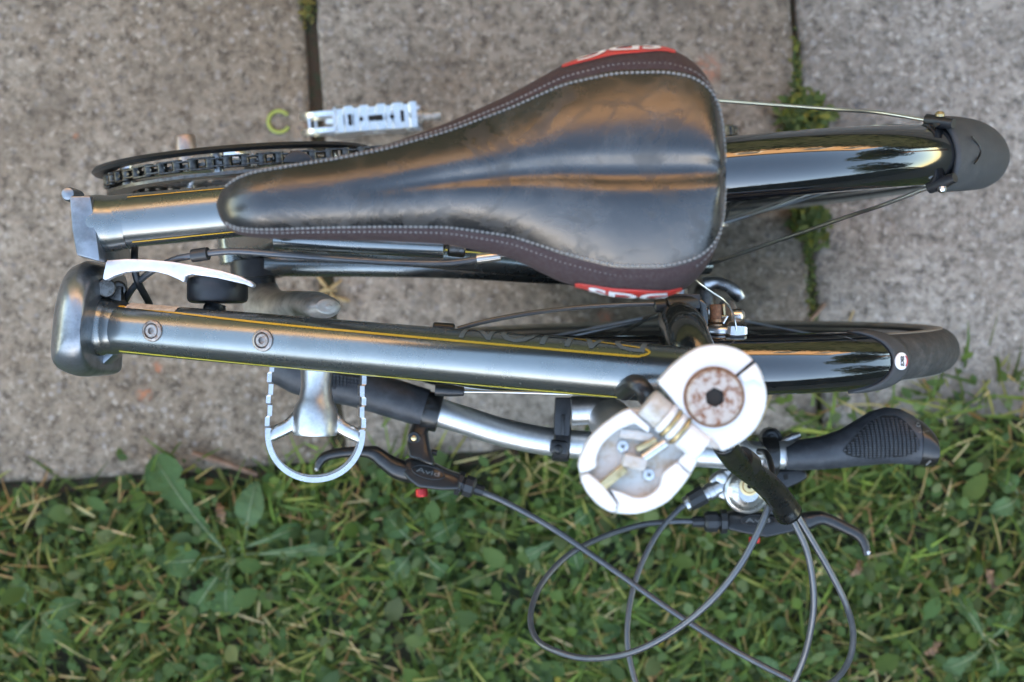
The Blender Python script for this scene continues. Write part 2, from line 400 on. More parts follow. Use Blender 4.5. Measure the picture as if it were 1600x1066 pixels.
# hinge casting
z6 = zp((60, 280), 3.228)
o6 = [(205, 400), (140, 436), (100, 515), (74, 620), (57, 740), (48, 880), (60, 950), (110, 985), (170, 1003), (230, 995), (265, 970), (272, 900), (277, 840), (287, 760), (297, 660), (302, 540), (290, 470), (255, 425)]
zt = .452
pts = catmull([P(*z6(x, y), zt) for x, y in o6 + o6[:1]], 5)[:-1]; cen = sum(pts, Vector()) / len(pts)
g = G(); n_ = len(pts)
layers = [(1.0, .375), (1.0, .418), (.985, .434), (.945, .447), (.87, .458), (.75, .467), (.58, .474), (.35, .4785), (.12, .480)]
for s_, z in layers:
    for p in pts: q = cen + (p - cen) * s_; g.v.append(Vector((q.x + (.011 * (1 - s_)), q.y - .002 * (1 - s_), z)))
for k in range(len(layers) - 1):
    for i in range(n_): j = (i + 1) % n_; g.f.append((k * n_ + i, k * n_ + j, (k + 1) * n_ + j, (k + 1) * n_ + i))
g.f.append(tuple((len(layers) - 1) * n_ + i for i in range(n_))); g.f.append(tuple(range(n_))[::-1])
g.build('hinge_casting', CASTP, front_frame, sharp=50)
G().prism([z6(270, 985), z6(285, 860), z6(375, 850), z6(378, 890), z6(300, 960)], .40, .425).build('hinge_lug', CASTP, front_frame, bevel=.002)
# black pivot parts in the gap of the hinge
g = G(); g.cyl(P(166, 450, .40), P(166, 450, .446), .007, 16, .001); g.cyl(P(185, 452, .40), P(185, 452, .43), .006, 16, .001); g.box(P(178, 470, .425), (.016, .02, .02))
g.build('hinge_pivot', STEEL, bike, bevel=.001)
# --- rear half of the frame
RA0 = P(158, 349, .455); RB0 = RA0 + Vector((RD.x, RD.y, -.03)) * .25; RFR = tube_frame(RA0, RB0); RR = .0188
rear_frame = G().tube([RA0, RA0.lerp(RB0, .5), RB0], RR, 40, 6).build('rear_frame_tube', PAINT, bike)
stripe(RFR, RR, [(.09, al(52)), (.3, al(52)), (.6, al(50))], .0012, 'pinstripe', GOLD, rear_frame)
stripe(RFR, RR, [(.09, al(-58)), (.3, al(-56)), (.6, al(-54))], .0011, 'pinstripe', GOLD, rear_frame)
G().tube([P(142, 350, .452), P(156, 350, .454), P(172, 349.5, .4545), P(200, 348, .4545)], [.0200, .0205, .0198, .0187], 36, 6).build('weld_collar', PAINT, rear_frame)
G().prism([z6(155, 85), z6(262, 82), z6(272, 140), z6(285, 210), z6(300, 330), z6(312, 418), z6(190, 385), z6(168, 260)], .39, .474).build('hinge_plate', CASTP, rear_frame, bevel=.0018, seg=2)
G().lathe(P(121, 308, .425), (0, 0, 1), [(.0052, 0), (.0052, .020), (.0042, .0225), (.002, .0235), (0, .0236)], 24).build('hinge_pin', CASTP, rear_frame)
# seat tube, seat post, stays
BB = R(BBA, -.010, .283)
seat_tube = G().cyl(BB, R(BBA + .105, 0, .56), .0165, 28).build('seat_tube', PAINT, bike)
G().cyl(R(BBA + .10, 0, .545), R(BBA + .103, 0, .562), .0215, 28, .001).build('seat_clamp', PLAST, seat_tube)
G().cyl(R(BBA + .10, 0, .55), R(BBA + .135, 0, .63), .0150, 24).build('seat_post', ALLOY, bike)
for sgn in (-1, 1):
    cs = G().tube([R0(BBA + .02, .022 * sgn, .30), R0(-.22, .038 * sgn, .275), R0(-.1, .055 * sgn, .25), R0(0, .062 * sgn + .006, .228)], [.011, .010, .009, .007], 18, 6).build('chainstay', PAINT, bike)
    ss = G().tube([R0(BBA + .06, .016 * sgn, .425), R0(-.22, .034 * sgn, .352), R0(-.1, .052 * sgn, .288), R0(0, .062 * sgn + .006, .228)], [.0125, .0105, .0095, .007], 18, 6).build('seatstay', PAINT, bike)
    if sgn < 0:
        fr = tube_frame(R0(BBA + .07, -.0175, .42), R0(-.03, -.0575, .243)); stripe(fr, .0108, [(.05, al(8)), (.3, al(4)), (.6, al(0)), (.9, al(0))], .0011, 'pinstripe', GOLDY, ss)
gt = G().tube([P(430, 372, .445), P(560, 379, .447), P(694, 386, .449)], .0082, 18, 4).build('cable_guide_tube', PAINT, bike)
G().cyl(P(700, 387, .448), P(727, 390, .447), .006, 16, .001).build('guide_bolt', STEEL, gt)
# --- frame latch lever and rubber bumper
z4 = zp((150, 380), 5.333)
G().prism([z4(*p) for p in ((85, 142), (250, 130), (450, 135), (650, 155), (850, 190), (1050, 230), (1200, 275), (1290, 318), (1322, 350), (1300, 372), (1240, 345), (1000, 290), (800, 262), (745, 275), (735, 330), (690, 305), (600, 265), (500, 240), (380, 230), (250, 243), (150, 275), (80, 312), (50, 300))], .452, .462).build('hinge_lever', mat('satin_pale_alloy', (.72, .70, .71), .32, .6, .2, (60, (.6, .58, .58), .45, .7)), bike, bevel=.0012)
c = P(340, 453, .437)
bumper = G().lathe(c + Vector((0, -.0095, 0)), (0, 1, 0), [(.018, 0), (.0205, .0012), (.0215, .0035), (.0215, .0155), (.0205, .0178), (.0165, .019), (0, .019)], 40).build('rubber_bumper', PLAST, bike)
G().tube([P(335, 505, .437), P(335, 486, .437), P(338, 474, .437)], [.013, .0085, .007], 20, 4).build('bumper_stem', PLAST, bumper)

# --- saddle
xs = [338, 340, 344, 352, 366, 390, 430, 480, 520, 600, 700, 800, 880, 960, 1040, 1080, 1095, 1108, 1118, 1125, 1130, 1133, 1134.5]
yu = [318, 308, 299, 289, 279, 269, 262, 254, 248, 232, 203, 165, 128, 110, 108, 115, 122, 133, 148, 168, 195, 235, 268]
yl = [322, 333, 342, 351, 357, 360, 360, 358, 357, 356, 357, 372, 399, 419, 420, 411, 404, 394, 381, 366, 345, 312, 274]
fu = [318, 308, 299, 289, 279, 269, 262, 254, 247, 228, 192, 146, 101, 76, 72, 92, 106, 124, 142, 165, 193, 234, 268]     # outer edge of the flank
fl = [322, 334, 345, 357, 366, 371, 374, 375, 376, 377, 382, 404, 443, 463, 465, 448, 432, 412, 393, 372, 348, 314, 274]
def resample(n=70):
    t = np.linspace(0, 1, n); t = .5 - .5 * np.cos(PI * t); arc = [0]
    for i in range(1, len(xs)): arc.append(arc[-1] + math.hypot(xs[i] - xs[i - 1], .5 * (abs(yu[i] - yu[i - 1]) + abs(yl[i] - yl[i - 1]))))
    a = np.array(arc) / arc[-1]; tt = np.linspace(0, 1, n)
    def sm(v):
        q = np.interp(tt, a, v); k = np.array([1, 2, 3, 2, 1]) / 9; qq = np.convolve(np.pad(q, 2, 'edge'), k, 'valid'); qq[0], qq[-1] = q[0], q[-1]; return qq
    return [sm(v) for v in (xs, yu, yl, fu, fl)]
SXp, SYU, SYL, SFU, SFL = resample(90)
ZS = .648
def saddle_z(i, v):
    x = SXp[i]; t = (x - 338) / 796; half = abs(SYL[i] - SYU[i]) / 2 / 2770
    crown = min(.017, half * .50) * (1 - abs(v) ** 2.1)
    val = .0075 * np.clip((t - .25) / .5, 0, 1) * math.exp(-((v - .02) / .16) ** 2)
    lift = .010 * np.clip((t - .55) / .45, 0, 1) ** 2 - .012 * np.clip((.10 - t) / .10, 0, 1) ** 2 - .007 * np.clip((t - .965) / .035, 0, 1) ** 2
    return ZS + crown - val + lift
NV = 33
def sadtop(i, j):
    v = -1 + 2 * j / (NV - 1); y = (SYU[i] + SYL[i]) / 2 + v * (SYL[i] - SYU[i]) / 2; return P(SXp[i], y, saddle_z(i, v))
saddle = G().grid(sadtop, 90, NV).build('saddle', LEATHER, bike, sharp=80)
def flank(side):
    def fn(i, j):
        e = sadtop(i, 0 if side < 0 else NV - 1); f_ = SFU[i] if side < 0 else SFL[i]; zl = ZS - .022
        ye = SYU[i] if side < 0 else SYL[i]
        t = j / 7
        if t <= .72:
            q = t / .72; z = e.z + (zl - e.z) * (q ** 1.6); y = ye + (f_ - ye) * math.sin(q * PI / 2) ; p = P(SXp[i], y, z)
            # a flank whose outer edge is hidden keeps straight down
            return p
        q = (t - .72) / .28; o = P(SXp[i], f_, zl); c0 = P(SXp[i], (SYU[i] + SYL[i]) / 2, zl)
        return o.lerp(c0, .22 * q) + Vector((0, 0, -.012 * q))
    return fn
for sd_ in (-1, 1):
    G().grid(flank(sd_), 90, 8).build('side_panel', FABRIC, saddle, sharp=80)
g = G()
for sd_ in (-1, 1):
    for row in (0, 1):
        ff = flank(sd_); path = []
        for i in range(3, 88):
            if row == 0: v = Vector(sadtop(i, 1 if sd_ < 0 else NV - 2)).lerp(sadtop(i, 0 if sd_ < 0 else NV - 1), .55)
            else: v = Vector(ff(i, 0)).lerp(ff(i, 2), .45)
            path.append(v + Vector((0, 0, .0003)))
        d = 0; acc = 0
        for i in range(len(path) - 1):
            a_, b_ = path[i], path[i + 1]; L = (b_ - a_).length; s_ = acc
            while s_ < L:
                p0 = a_.lerp(b_, s_ / L); t_ = (b_ - a_).normalized(); g.tube([p0, p0 + t_ * .0010, p0 + t_ * .0021], [.0004, .00075, .0004], 6, 1); s_ += .0029
            acc = s_ - L
g.build('stitching', THREAD, saddle, kind='stuff')
# red logo patches on the flanks
def patch_fn(side, lift):
    ff = flank(side); i0 = int(np.argmin(abs(SXp[:80] - (896 if side > 0 else 880)))); i1 = int(np.argmin(abs(SXp[:80] - (1066 if side > 0 else 1052))))
    def f(u, v):                               # u 0..1 along, v 0..1 from top edge of the patch to the bottom
        ii = i0 + u * (i1 - i0); k = int(ii); fr_ = ii - k
        jj = (2.6 + v * 3.2); m_ = int(jj); fj = jj - m_
        a_ = Vector(ff(k, m_)).lerp(ff(k, m_ + 1), fj); b_ = Vector(ff(k + 1, m_)).lerp(ff(k + 1, m_ + 1), fj)
        c_ = a_.lerp(b_, fr_); c_.y += -side * lift; c_.z += lift * .8; return c_
    return f
for sd_ in (-1, 1):
    pf = patch_fn(sd_, .0005); nu, nv = 30, 8
    def pg(i, j):
        u = i / (nu - 1); top = .28 * (1 - math.sin(PI * min(1, max(0, u))) ** .6); return pf(u, top + (1 - top) * j / (nv - 1) )
    lp = G().grid(pg, nu, nv).build('logo_patch', RED, saddle, recalc=False, sharp=80, solid=.0004)
    pf2 = patch_fn(sd_, .0011)
    v, f = text_geo('SDG', 1.0, .03)
    wx = max(p.x for p in v) - min(p.x for p in v); wy = max(p.y for p in v) - min(p.y for p in v)
    gg = G()
    for p in v:
        u = .5 + (p.x / wx) * .74 * sd_; q = .54 - (p.y / wy) * .70; gg.v.append(pf2(u, q))
    gg.f = f; gg.build('lettering', LETTER, saddle, recalc=False, sharp=80)
# rails below
for sgn in (-1, 1):
    G().tube([P(420, 318, .615), R(-.24, .02 * sgn, .607), R(-.12, .022 * sgn, .607), R(-.05, .028 * sgn, .618)], .0035, 12, 6).build('saddle_rail', STEEL, saddle)

# --- wheels
def wheel(name, fn, side_mark):
    root = bpy.data.objects.new(name, None); COL.objects.link(root); root.parent = bike; root.location = fn(0, 0, 0)
    o = fn(0, 0, RW); ax = fn(0, 1, 0) - fn(0, 0, 0); ax = Vector((ax.x, ax.y, LEAN)).normalized(); UP = Vector((0, -LEAN, 1)).normalized()
    tw = .0178
    prof = [(RW - tw - tw * math.cos(a) * 1.0, tw * math.sin(a)) for a in np.linspace(rad(38), rad(322), 26)]
    G().lathe(o, ax, prof, 96).build('tyre', TYRE, root, origin=None, sharp=80)
    for sgn in (-1, 1):
        aa = np.linspace(rad(58), rad(104), 9)
        pw = [(RW - tw - tw * k_ * math.cos(a), sgn * tw * k_ * math.sin(a)) for k_, seq in ((1.03, aa), (.97, aa[::-1])) for a in seq]
        G().lathe(o, ax, pw, 96, True).build('sidewall', WALL, root, sharp=80)
    rr_ = RW - 2 * tw
    G().lathe(o, ax, [(rr_ + .004, -.0105), (rr_ + .004, -.0125), (rr_ - .008, -.0125), (rr_ - .018, -.005), (rr_ - .018, .005), (rr_ - .008, .0125), (rr_ + .004, .0125), (rr_ + .004, .0105), (rr_ - .002, .0095), (rr_ - .002, -.0095)], 96, True).build('rim', ALLOY, root)
    G().lathe(o, ax, [(.005, -.052), (.005, -.036), (.020, -.034), (.020, -.030), (.012, -.026), (.011, .026), (.020, .030), (.020, .034), (.005, .036), (.005, .052)], 28).build('hub', ALLOY, root)
    u = Vector((ax.y, -ax.x, 0)).normalized(); spm = None
    for k in range(20):
        a_ = 2 * PI * k / 20; sgn = 1 if k % 2 else -1
        p1 = o + (u * math.cos(a_) + UP * math.sin(a_)) * (rr_ - .016)
        a2 = a_ + sgn * .9 * (1 if (k // 2) % 2 else -1); p0 = o + (u * math.cos(a2) + UP * math.sin(a2)) * .018 + ax * sgn * .032
        G().tube([p0, p1], .001, 6, 1).build('spoke', INNER, root)
    return root
rear_wheel = wheel('rear_wheel', R, 1)
front_wheel = wheel('front_wheel', FR, 1)
# --- mudguards
def guard(fn, r, half, depth, ph0, ph1, n, hz, m, name, parent, widen=None, grow=None, solid=.0016, sweep=0):
    def f(i, j):
        t = i / (n - 1); v = -1 + 2 * j / 20; ph = rad(ph0 + (ph1 - ph0) * t - sweep * abs(v) ** 2.2)
        hw = half * (widen(t) if widen else 1); rr_ = r + (grow(t) if grow else 0)
        s_ = hw * math.sin(v * rad(78)) / math.sin(rad(78)); d = depth * (1 - math.cos(v * rad(78))) / (1 - math.cos(rad(78)))
        return fn((rr_ - d) * math.sin(ph), s_, hz + (rr_ - d) * math.cos(ph))
    return G().grid(f, n, 21).build(name, m, parent, sharp=80, solid=solid)
front_guard = guard(FR, .2445, .0205, .0165, -95, 32, 70, RW, GLOSS, 'front_mudguard', bike, sweep=6)
rear_guard = guard(R, .2455, .0222, .0175, -75, 43, 70, RW, GLOSS, 'rear_mudguard', bike)
flap = guard(R, .2475, .0245, .018, 40.5, 92, 40, RW, RUBBER, 'mudflap', rear_guard, widen=lambda t: max(.25, 1.10 * math.sqrt(max(0, 1 - (t / .86) ** 2.6))), grow=lambda t: .002 * math.sin(t * PI), solid=.003)
lip = guard(FR, .2458, .0216, .0172, 30.5, 34.5, 6, RW, RUBBER, 'end_cap', front_guard, solid=.0024, sweep=6.5)
bc = FR((.2475) * math.sin(rad(32)), 0, RW + .2475 * math.cos(rad(32))); bn = Vector((math.sin(rad(32)) * FD.x, math.sin(rad(32)) * FD.y, math.cos(rad(32))))
bu = Vector((FN.x, FN.y, 0)); bw = bu.cross(bn)
badge = G().lathe(bc - bn * .0006, bn, [(.0062, 0), (.0062, .0010), (.0058, .0013), (0, .0013)], 32).build('badge', LETTER, front_guard)
text_on('SKS', .0046, lambda x, y: bc + bn * .0011 - bu * x * 1.0 + bw * (-y) , 'lettering', PLAST, front_guard, .0002)
G().tube([bc + bn * .0011 + (bu * math.cos(a) + bw * math.sin(a)) * .0049 for a in np.linspace(rad(40), rad(140), 6)], .0004, 6, 3).build('badge_line', RED, front_guard)
for sgn, (cx, cy), (mx, my), endS in ((1, (1452, 189), (1290, 170), .078), (-1, (1456, 291), (1300, 347), -.066)):
    c0 = P(cx, cy, .405); e0 = R(-.004, endS, .232); md_ = P(mx, my, .33)
    G().tube([c0, c0.lerp(md_, .5) + Vector((0, .001 * sgn, .004)), md_, e0], .0015, 10, 8).build('mudguard_stay', INNER, rear_guard)
    clip = G(); d_ = (P(1300 if sgn > 0 else 1320, 171 if sgn > 0 else 340, .345) - c0).normalized()
    clip.tube([c0 + d_ * .002, c0 - d_ * .008, c0 - d_ * .02], [.0052, .0050, .0036], 10, 2)
    gp = R(.2445 * math.sin(rad(38.5)), .0195 * sgn, RW + .2325 * math.cos(rad(38.5)))
    clip.tube([c0 - d_ * .006, gp], [.0048, .0065], 10, 1)
    clip.build('stay_clip', PLAST, rear_guard)
    G().lathe(c0 - d_ * .008 + Vector((0, .004 * sgn, .002)), (0, sgn, .3), [(.0034, 0), (.0034, .002), (.002, .0034), (0, .0036)], 14).build('clip_bolt', BRASS if sgn > 0 else CHROME, rear_guard)
G().tube([R(.2502 * math.sin(rad(44.5 + 3.2 * math.cos(v * 1.45))), .010 * v, RW + .2502 * math.cos(rad(44.5 + 3.2 * math.cos(v * 1.45)))) for v in np.linspace(-1, 1, 9)], .0007, 6, 2).build('flap_emblem', PLAST, rear_guard)

# --- drivetrain
CS = .0465
co = R(BBA, CS, .283); cax = Vector((RN.x, RN.y, LEAN)).normalized(); cu_ = Vector((-RD.x, -RD.y, 0)); cz = Vector((0, -LEAN, 1)).normalized()
chainring = G().lathe(co, cax, [(.0985, -.0012), (.0985, .0012), (.082, .0016), (.082, -.0016)], 72, True).build('chainring', STEEL, bike)
for k in range(52):
    a_ = 2 * PI * k / 52
    q = cu_ * math.cos(a_) + cz * math.sin(a_); t_ = cz * math.cos(a_) - cu_ * math.sin(a_)
    M = Matrix((q, t_, cax)).transposed(); G().box(co + q * .1005, (.006, .0045, .0018), M).build('tooth', STEEL, chainring)
G().lathe(co + cax * .0085, cax, [(.1115, -.0022), (.1135, 0), (.1115, .0026), (.096, .0026), (.094, .001), (.096, -.0010)], 96, True).build('chainguard', PLAST, chainring)
G().lathe(co - cax * .0085, cax, [(.1035, -.0012), (.1035, .0012), (.084, .0012), (.084, -.0012)], 72, True).build('inner_guard', STEEL, chainring)
for k in range(5):
    a_ = 2 * PI * k / 5 + .35; q = cu_ * math.cos(a_) + cz * math.sin(a_)
    G().tube([co + q * .012 + cax * .006, co + q * .05 + cax * .005, co + q * .088 + cax * .002], [.013, .009, .0075], 14, 4, flat=.45, up=cax).build('spider_arm', CHROME, chainring)
    G().cyl(co + q * .086 - cax * .007, co + q * .086 + cax * .013, .0052, 14, .0008).build('chainring_bolt', CHROME, chainring)
G().prism([(441, 254), (446, 243), (457, 236), (466, 235), (480, 240), (490, 250), (488, 256)], .392, .398).build('chain_guide', PLAST, chainring, bevel=.001)
# bottom bracket and cranks
bbs = G().cyl(R0(BBA, .03, .283), R0(BBA, -.020, .283), .0195, 32, .001).build('bottom_bracket_shell', PAINT, bike)
G().cyl(R0(BBA + .012, -.018, .290), R0(BBA + .012, -.034, .290), .0215, 32, .001).build('bearing_cup', PLAST, bbs)
G().cyl(R0(BBA + .012, -.034, .290), R0(BBA + .012, -.045, .290), .014, 24).build('dust_ring', HOUSINGB, bbs)
EL = Vector((P(497, 486, .42).x, P(497, 486, .42).y + .004, .415)); C0 = R0(BBA + .014, -.048, .288)
crank_l = G().tube([C0 + Vector((-.004, .006, -.004)), C0 + Vector((.008, -.010, .02)), C0.lerp(EL, .5) + Vector((0, -.005, 0)), EL.lerp(C0, .12), EL + Vector((.003, -.001, .005)), EL + Vector((.0085, -.001, .014)), EL + Vector((.0095, -.001, .0158))], [.0150, .0185, .0165, .0142, .0138, .0100, .002], 26, 7, flat=[.95, .9, .75, .68, .62, .6, .5], up=(0, 1, 0)).build('crank_arm', CRANKM, bike)
ER = R(BBA - .073, .068, .128); C1 = R(BBA, .060, .283)
crank_r = G().tube([C1 + cz * .012, C1, C1.lerp(ER, .5) + Vector((0, .004, 0)), ER, ER - cz * .012], [.012, .016, .0115, .0125, .008], 22, 7, flat=.6, up=(0, 1, 0)).build('crank_arm', CHROME, bike)
G().lathe(ER + Vector((0, .005, 0)), cax, [(.0085, 0), (.0085, .012), (.0095, .013), (.0095, .026), (.0082, .028), (.0055, .028), (.0055, .018), (0, .018)], 24).build('pedal_socket', mat('brown_steel', (.30, .24, .21), .35, .9, 0, (300, (.42, .32, .27), .45, .65)), crank_r)
# chain, link by link
path = []; r1, r2 = .1012, .031; A1, A2 = co, R(0, .046, RW)
def chain_pt(s_):
    L = (A2 - A1).length; top0 = math.acos((r1 - r2) / L)
    d0 = (A2 - A1).normalized(); up_ = cax.cross(d0); up_ = up_ if up_.z > 0 else -up_
    def circ(c, r, th): return c + (d0 * math.cos(th) + up_ * math.sin(th)) * r
    run = math.sqrt(L * L - (r1 - r2) ** 2); a1 = (2 * PI - 2 * top0) * r1; a2 = 2 * top0 * r2
    s_ %= (2 * run + a1 + a2)
    if s_ < a1: return circ(A1, r1, -top0 - s_ / r1)
    s_ -= a1
    if s_ < run: return circ(A1, r1, top0).lerp(circ(A2, r2, top0), s_ / run)
    s_ -= run
    if s_ < a2: return circ(A2, r2, top0 - s_ / r2)
    s_ -= a2
    return circ(A2, r2, -top0).lerp(circ(A1, r1, -top0), s_ / run)
def link_mesh(outer):
    g = G(); w_ = .0040 if outer else .0028; p_ = .0127
    for sgn in (-1, 1):
        out = []
        for a_ in np.linspace(-PI / 2, PI / 2, 7): out.append((p_ / 2 + .0042 * math.cos(a_), .0042 * math.sin(a_)))
        out.append((0, .0031))
        for a_ in np.linspace(PI / 2, 3 * PI / 2, 7): out.append((-p_ / 2 + .0042 * math.cos(a_), .0042 * math.sin(a_)))
        out.append((0, -.0031)); b = len(g.v); n_ = len(out)
        for yy in (w_ * sgn - .0005, w_ * sgn + .0005):
            for x, z in out: g.v.append(Vector((x, yy, z)))
        g.f.append(tuple(range(b, b + n_))); g.f.append(tuple(range(b + n_, b + 2 * n_))[::-1])
        for i in range(n_): j = (i + 1) % n_; g.f.append((b + i, b + j, b + n_ + j, b + n_ + i))
    for sgn in (-1, 1): g.cyl((p_ / 2 * sgn, -.0048 if outer else -.0026, 0), (p_ / 2 * sgn, .0048 if outer else .0026, 0), .0018 if outer else .0039, 12)
    return g
chain = bpy.data.objects.new('chain', None); COL.objects.link(chain); chain.parent = bike; chain.location = co
proto = [link_mesh(True).build('link', CHAINM), link_mesh(False).build('link', CHAINM)]
L_ = (A2 - A1).length; top0 = math.acos((r1 - r2) / L_); tot = 2 * math.sqrt(L_ ** 2 - (r1 - r2) ** 2) + (2 * PI - 2 * top0) * r1 + 2 * top0 * r2
NL = int(tot / .0127) // 2 * 2
for k in range(NL):
    a_, b_ = chain_pt(k * tot / NL), chain_pt((k + 1) * tot / NL); t_ = (b_ - a_).normalized()
    y_ = (cax - t_ * cax.dot(t_)).normalized(); M = Matrix((t_, y_, t_.cross(y_))).transposed().to_4x4(); M.translation = (a_ + b_) / 2 - world_loc(chain)
    o = proto[k % 2] if k < 2 else proto[k % 2].copy()
    if k >= 2: COL.objects.link(o)
    o.parent = chain; o.matrix_local = M
G().lathe(A2, cax, [(.033, -.004), (.033, .004), (.012, .004), (.012, -.004)], 36, True).build('sprocket', STEEL, rear_wheel)

# --- quill pedals: one fitted to the crank, one taken off and lying on the paving
def pedal_parts(parent, M, ezy):
    """built along local +X (axle, crank side at 0), Y fore-aft, Z up"""
    def T(g): g.v = [M @ Vector(v) for v in g.v]; return g
    og = world_loc(parent) if parent.type == 'EMPTY' and parent is not bike else None
    kw = dict(origin=og) if og is not None else {}
    T(G().lathe((0, 0, 0), (1, 0, 0), [(.0155, .012), (.0165, .016), (.0145, .024), (.0115, .036), (.0108, .046), (.0125, .056), (.0160, .063), (.0165, .080), (.0155, .082), (.012, .0825), (0, .0825)], 36)).build('pedal_body', ALLOY, parent, **kw)
    if ezy: T(G().lathe((0, 0, 0), (1, 0, 0), [(.0042, -.024), (.0050, -.0225), (.0050, -.017), (.0036, -.0165), (.0036, -.0135), (.0048, -.013), (.0048, -.006), (.0075, -.005), (.0075, .013)], 24)).build('axle', CRANKM, parent, **kw)
    else: T(G().lathe((0, 0, 0), (1, 0, 0), [(.006, -.012), (.006, .0), (.009, .001), (.009, .013)], 24)).build('axle', STEEL, parent, **kw)
    for sy in (-1, 1):
        for x0, x1 in ((.016, .002), (.070, .083)):
            T(G().tube([(x0, .011 * sy, 0), ((x0 + x1) / 2, .020 * sy, 0), (x1, .033 * sy, 0)], [.0070, .0052, .0050], 12, 4, flat=.55, up=(0, 0, 1))).build('pedal_arm', CHROME, parent, **kw)
    # cage: two toothed side plates and the round outer loop, one sheet bent round
    def cage_xy(s_):
        if s_ < .42: t = s_ / .42; return Vector((-.002 + .080 * t, .0325 + .0015 * t, 0))
        if s_ > .58: q = cage_xy(1 - s_); return Vector((q.x, -q.y, 0))
        t = (s_ - .42) / .16; a_ = PI / 2 * (1 - 2 * t); return Vector((.078 + .036 * math.cos(a_) ** .9 if math.cos(a_) > 0 else .078, .034 * math.sin(a_), 0))
    n_ = 121
    for part, (lo, hi) in (('cage_plate', (0, .42)), ('cage_plate', (.58, 1)), ('cage_loop', (.42, .58))):
        g = G(); idx = np.linspace(lo, hi, 64 if part == 'cage_plate' else 30); rows = []
        for s_ in idx:
            p = cage_xy(s_); e = 1e-3; t_ = (cage_xy(min(1, s_ + e)) - cage_xy(max(0, s_ - e))).normalized(); nrm = Vector((t_.y, -t_.x, 0)) * (.0016 if part == 'cage_plate' else .0019)
            if part == 'cage_plate':
                p = p + nrm * (.55 if math.sin((s_ if s_ < .5 else 1 - s_) / .42 * PI * 10 + .6) > -.2 else -.35)
                q = (s_ if s_ < .5 else 1 - s_) / .42; tooth = .0016 if math.sin(q * PI * 10 + .6) > -.2 else -.0006; h = .0115 + tooth
            else: h = .0098
            lo_h = -.0115 if part == 'cage_plate' else -.0098
            rows.append([p + nrm + Vector((0, 0, h)), p - nrm + Vector((0, 0, h)), p - nrm + Vector((0, 0, lo_h)), p + nrm + Vector((0, 0, lo_h))])
        if part == 'cage_loop':                            # the loop is two rails joined by posts
            for zc in (.0078, -.0078):
                b = len(g.v)
                for r_ in rows:
                    for q_, dz in ((0, .0024), (1, .0024), (1, -.0024), (0, -.0024)): g.v.append(Vector((r_[q_].x, r_[q_].y, zc + dz)))
                for i in range(len(rows) - 1):
                    for k in range(4): g.f.append((b + i * 4 + k, b + i * 4 + (k + 1) % 4, b + (i + 1) * 4 + (k + 1) % 4, b + (i + 1) * 4 + k))
                g.f.append((b, b + 1, b + 2, b + 3)); e_ = b + (len(rows) - 1) * 4; g.f.append((e_ + 3, e_ + 2, e_ + 1, e_))
            for i in (0, 7, 22, 29): c_ = (rows[i][0] + rows[i][1]) / 2; g.box((c_.x, c_.y, 0), (.0026, .0026, .016))
        else:
            for r_ in rows: g.v += [Vector(v) for v in r_]
            for i in range(len(rows) - 1):
                for k in range(4): g.f.append((i * 4 + k, i * 4 + (k + 1) % 4, (i + 1) * 4 + (k + 1) % 4, (i + 1) * 4 + k))
            g.f.append((0, 1, 2, 3)); e_ = (len(rows) - 1) * 4; g.f.append((e_ + 3, e_ + 2, e_ + 1, e_))
        T(g).build(part, CHROME, parent, sharp=30, **kw)
    if ezy:
        for sy in (-1, 1):
            for x_, w_, h_ in ((.012, .0035, .011), (.022, .004, .004), (.038, .014, .0055), (.052, .0035, .004), (.063, .0035, .011)):
                T(G().box((x_, .0335 * sy, 0), (w_, .0064, h_))).build('cage_slot', HOLE, parent, bevel=.0008, **kw)
pedal_fitted = bpy.data.objects.new('pedal', None); COL.objects.link(pedal_fitted); pedal_fitted.parent = bike
pz = .415; p0 = P(497, 505, pz); p1 = P(490, 748, pz); dx = (p1 - p0).normalized(); ll = (p1 - p0).length
yv = Vector((0, 0, 1)).cross(dx); tilt = Matrix.Rotation(rad(-10), 3, dx)
M = Matrix((dx * (ll / .114), tilt @ yv, tilt @ Vector((0, 0, 1)))).transposed().to_4x4(); M.translation = p0; pedal_fitted.location = p0
pedal_parts(pedal_fitted, M, False)
lp0 = P(652, 170, .030)
loose = empty('pedal', (P(575, 180, 0).x, P(575, 180, 0).y, 0), 'silver quill pedal with short brassy axle lying on its side on the paving', 'pedal')
dx = Vector((-1, -.075, 0)).normalized(); dy = Vector((.0, -.10, .99)); dy = (dy - dx * dy.dot(dx)).normalized()
M = Matrix((dx, dy, dx.cross(dy))).transposed().to_4x4(); M.translation = Vector((lp0.x, P(640, 183, .036).y, .0365))
pedal_parts(loose, M, True)
# lime spring clip on the paving
c = P(436, 190, .002); g = G()
g.tube([c + Vector((math.cos(a), math.sin(a), 0)) * .0108 for a in np.linspace(rad(38), rad(330), 26)], .0019, 10, 2, flat=.85)
tag(g.build('spring_clip', LIME, None, origin=(c.x, c.y, 0)), 'small lime green open ring clip lying on the paving beside the loose pedal', 'clip')

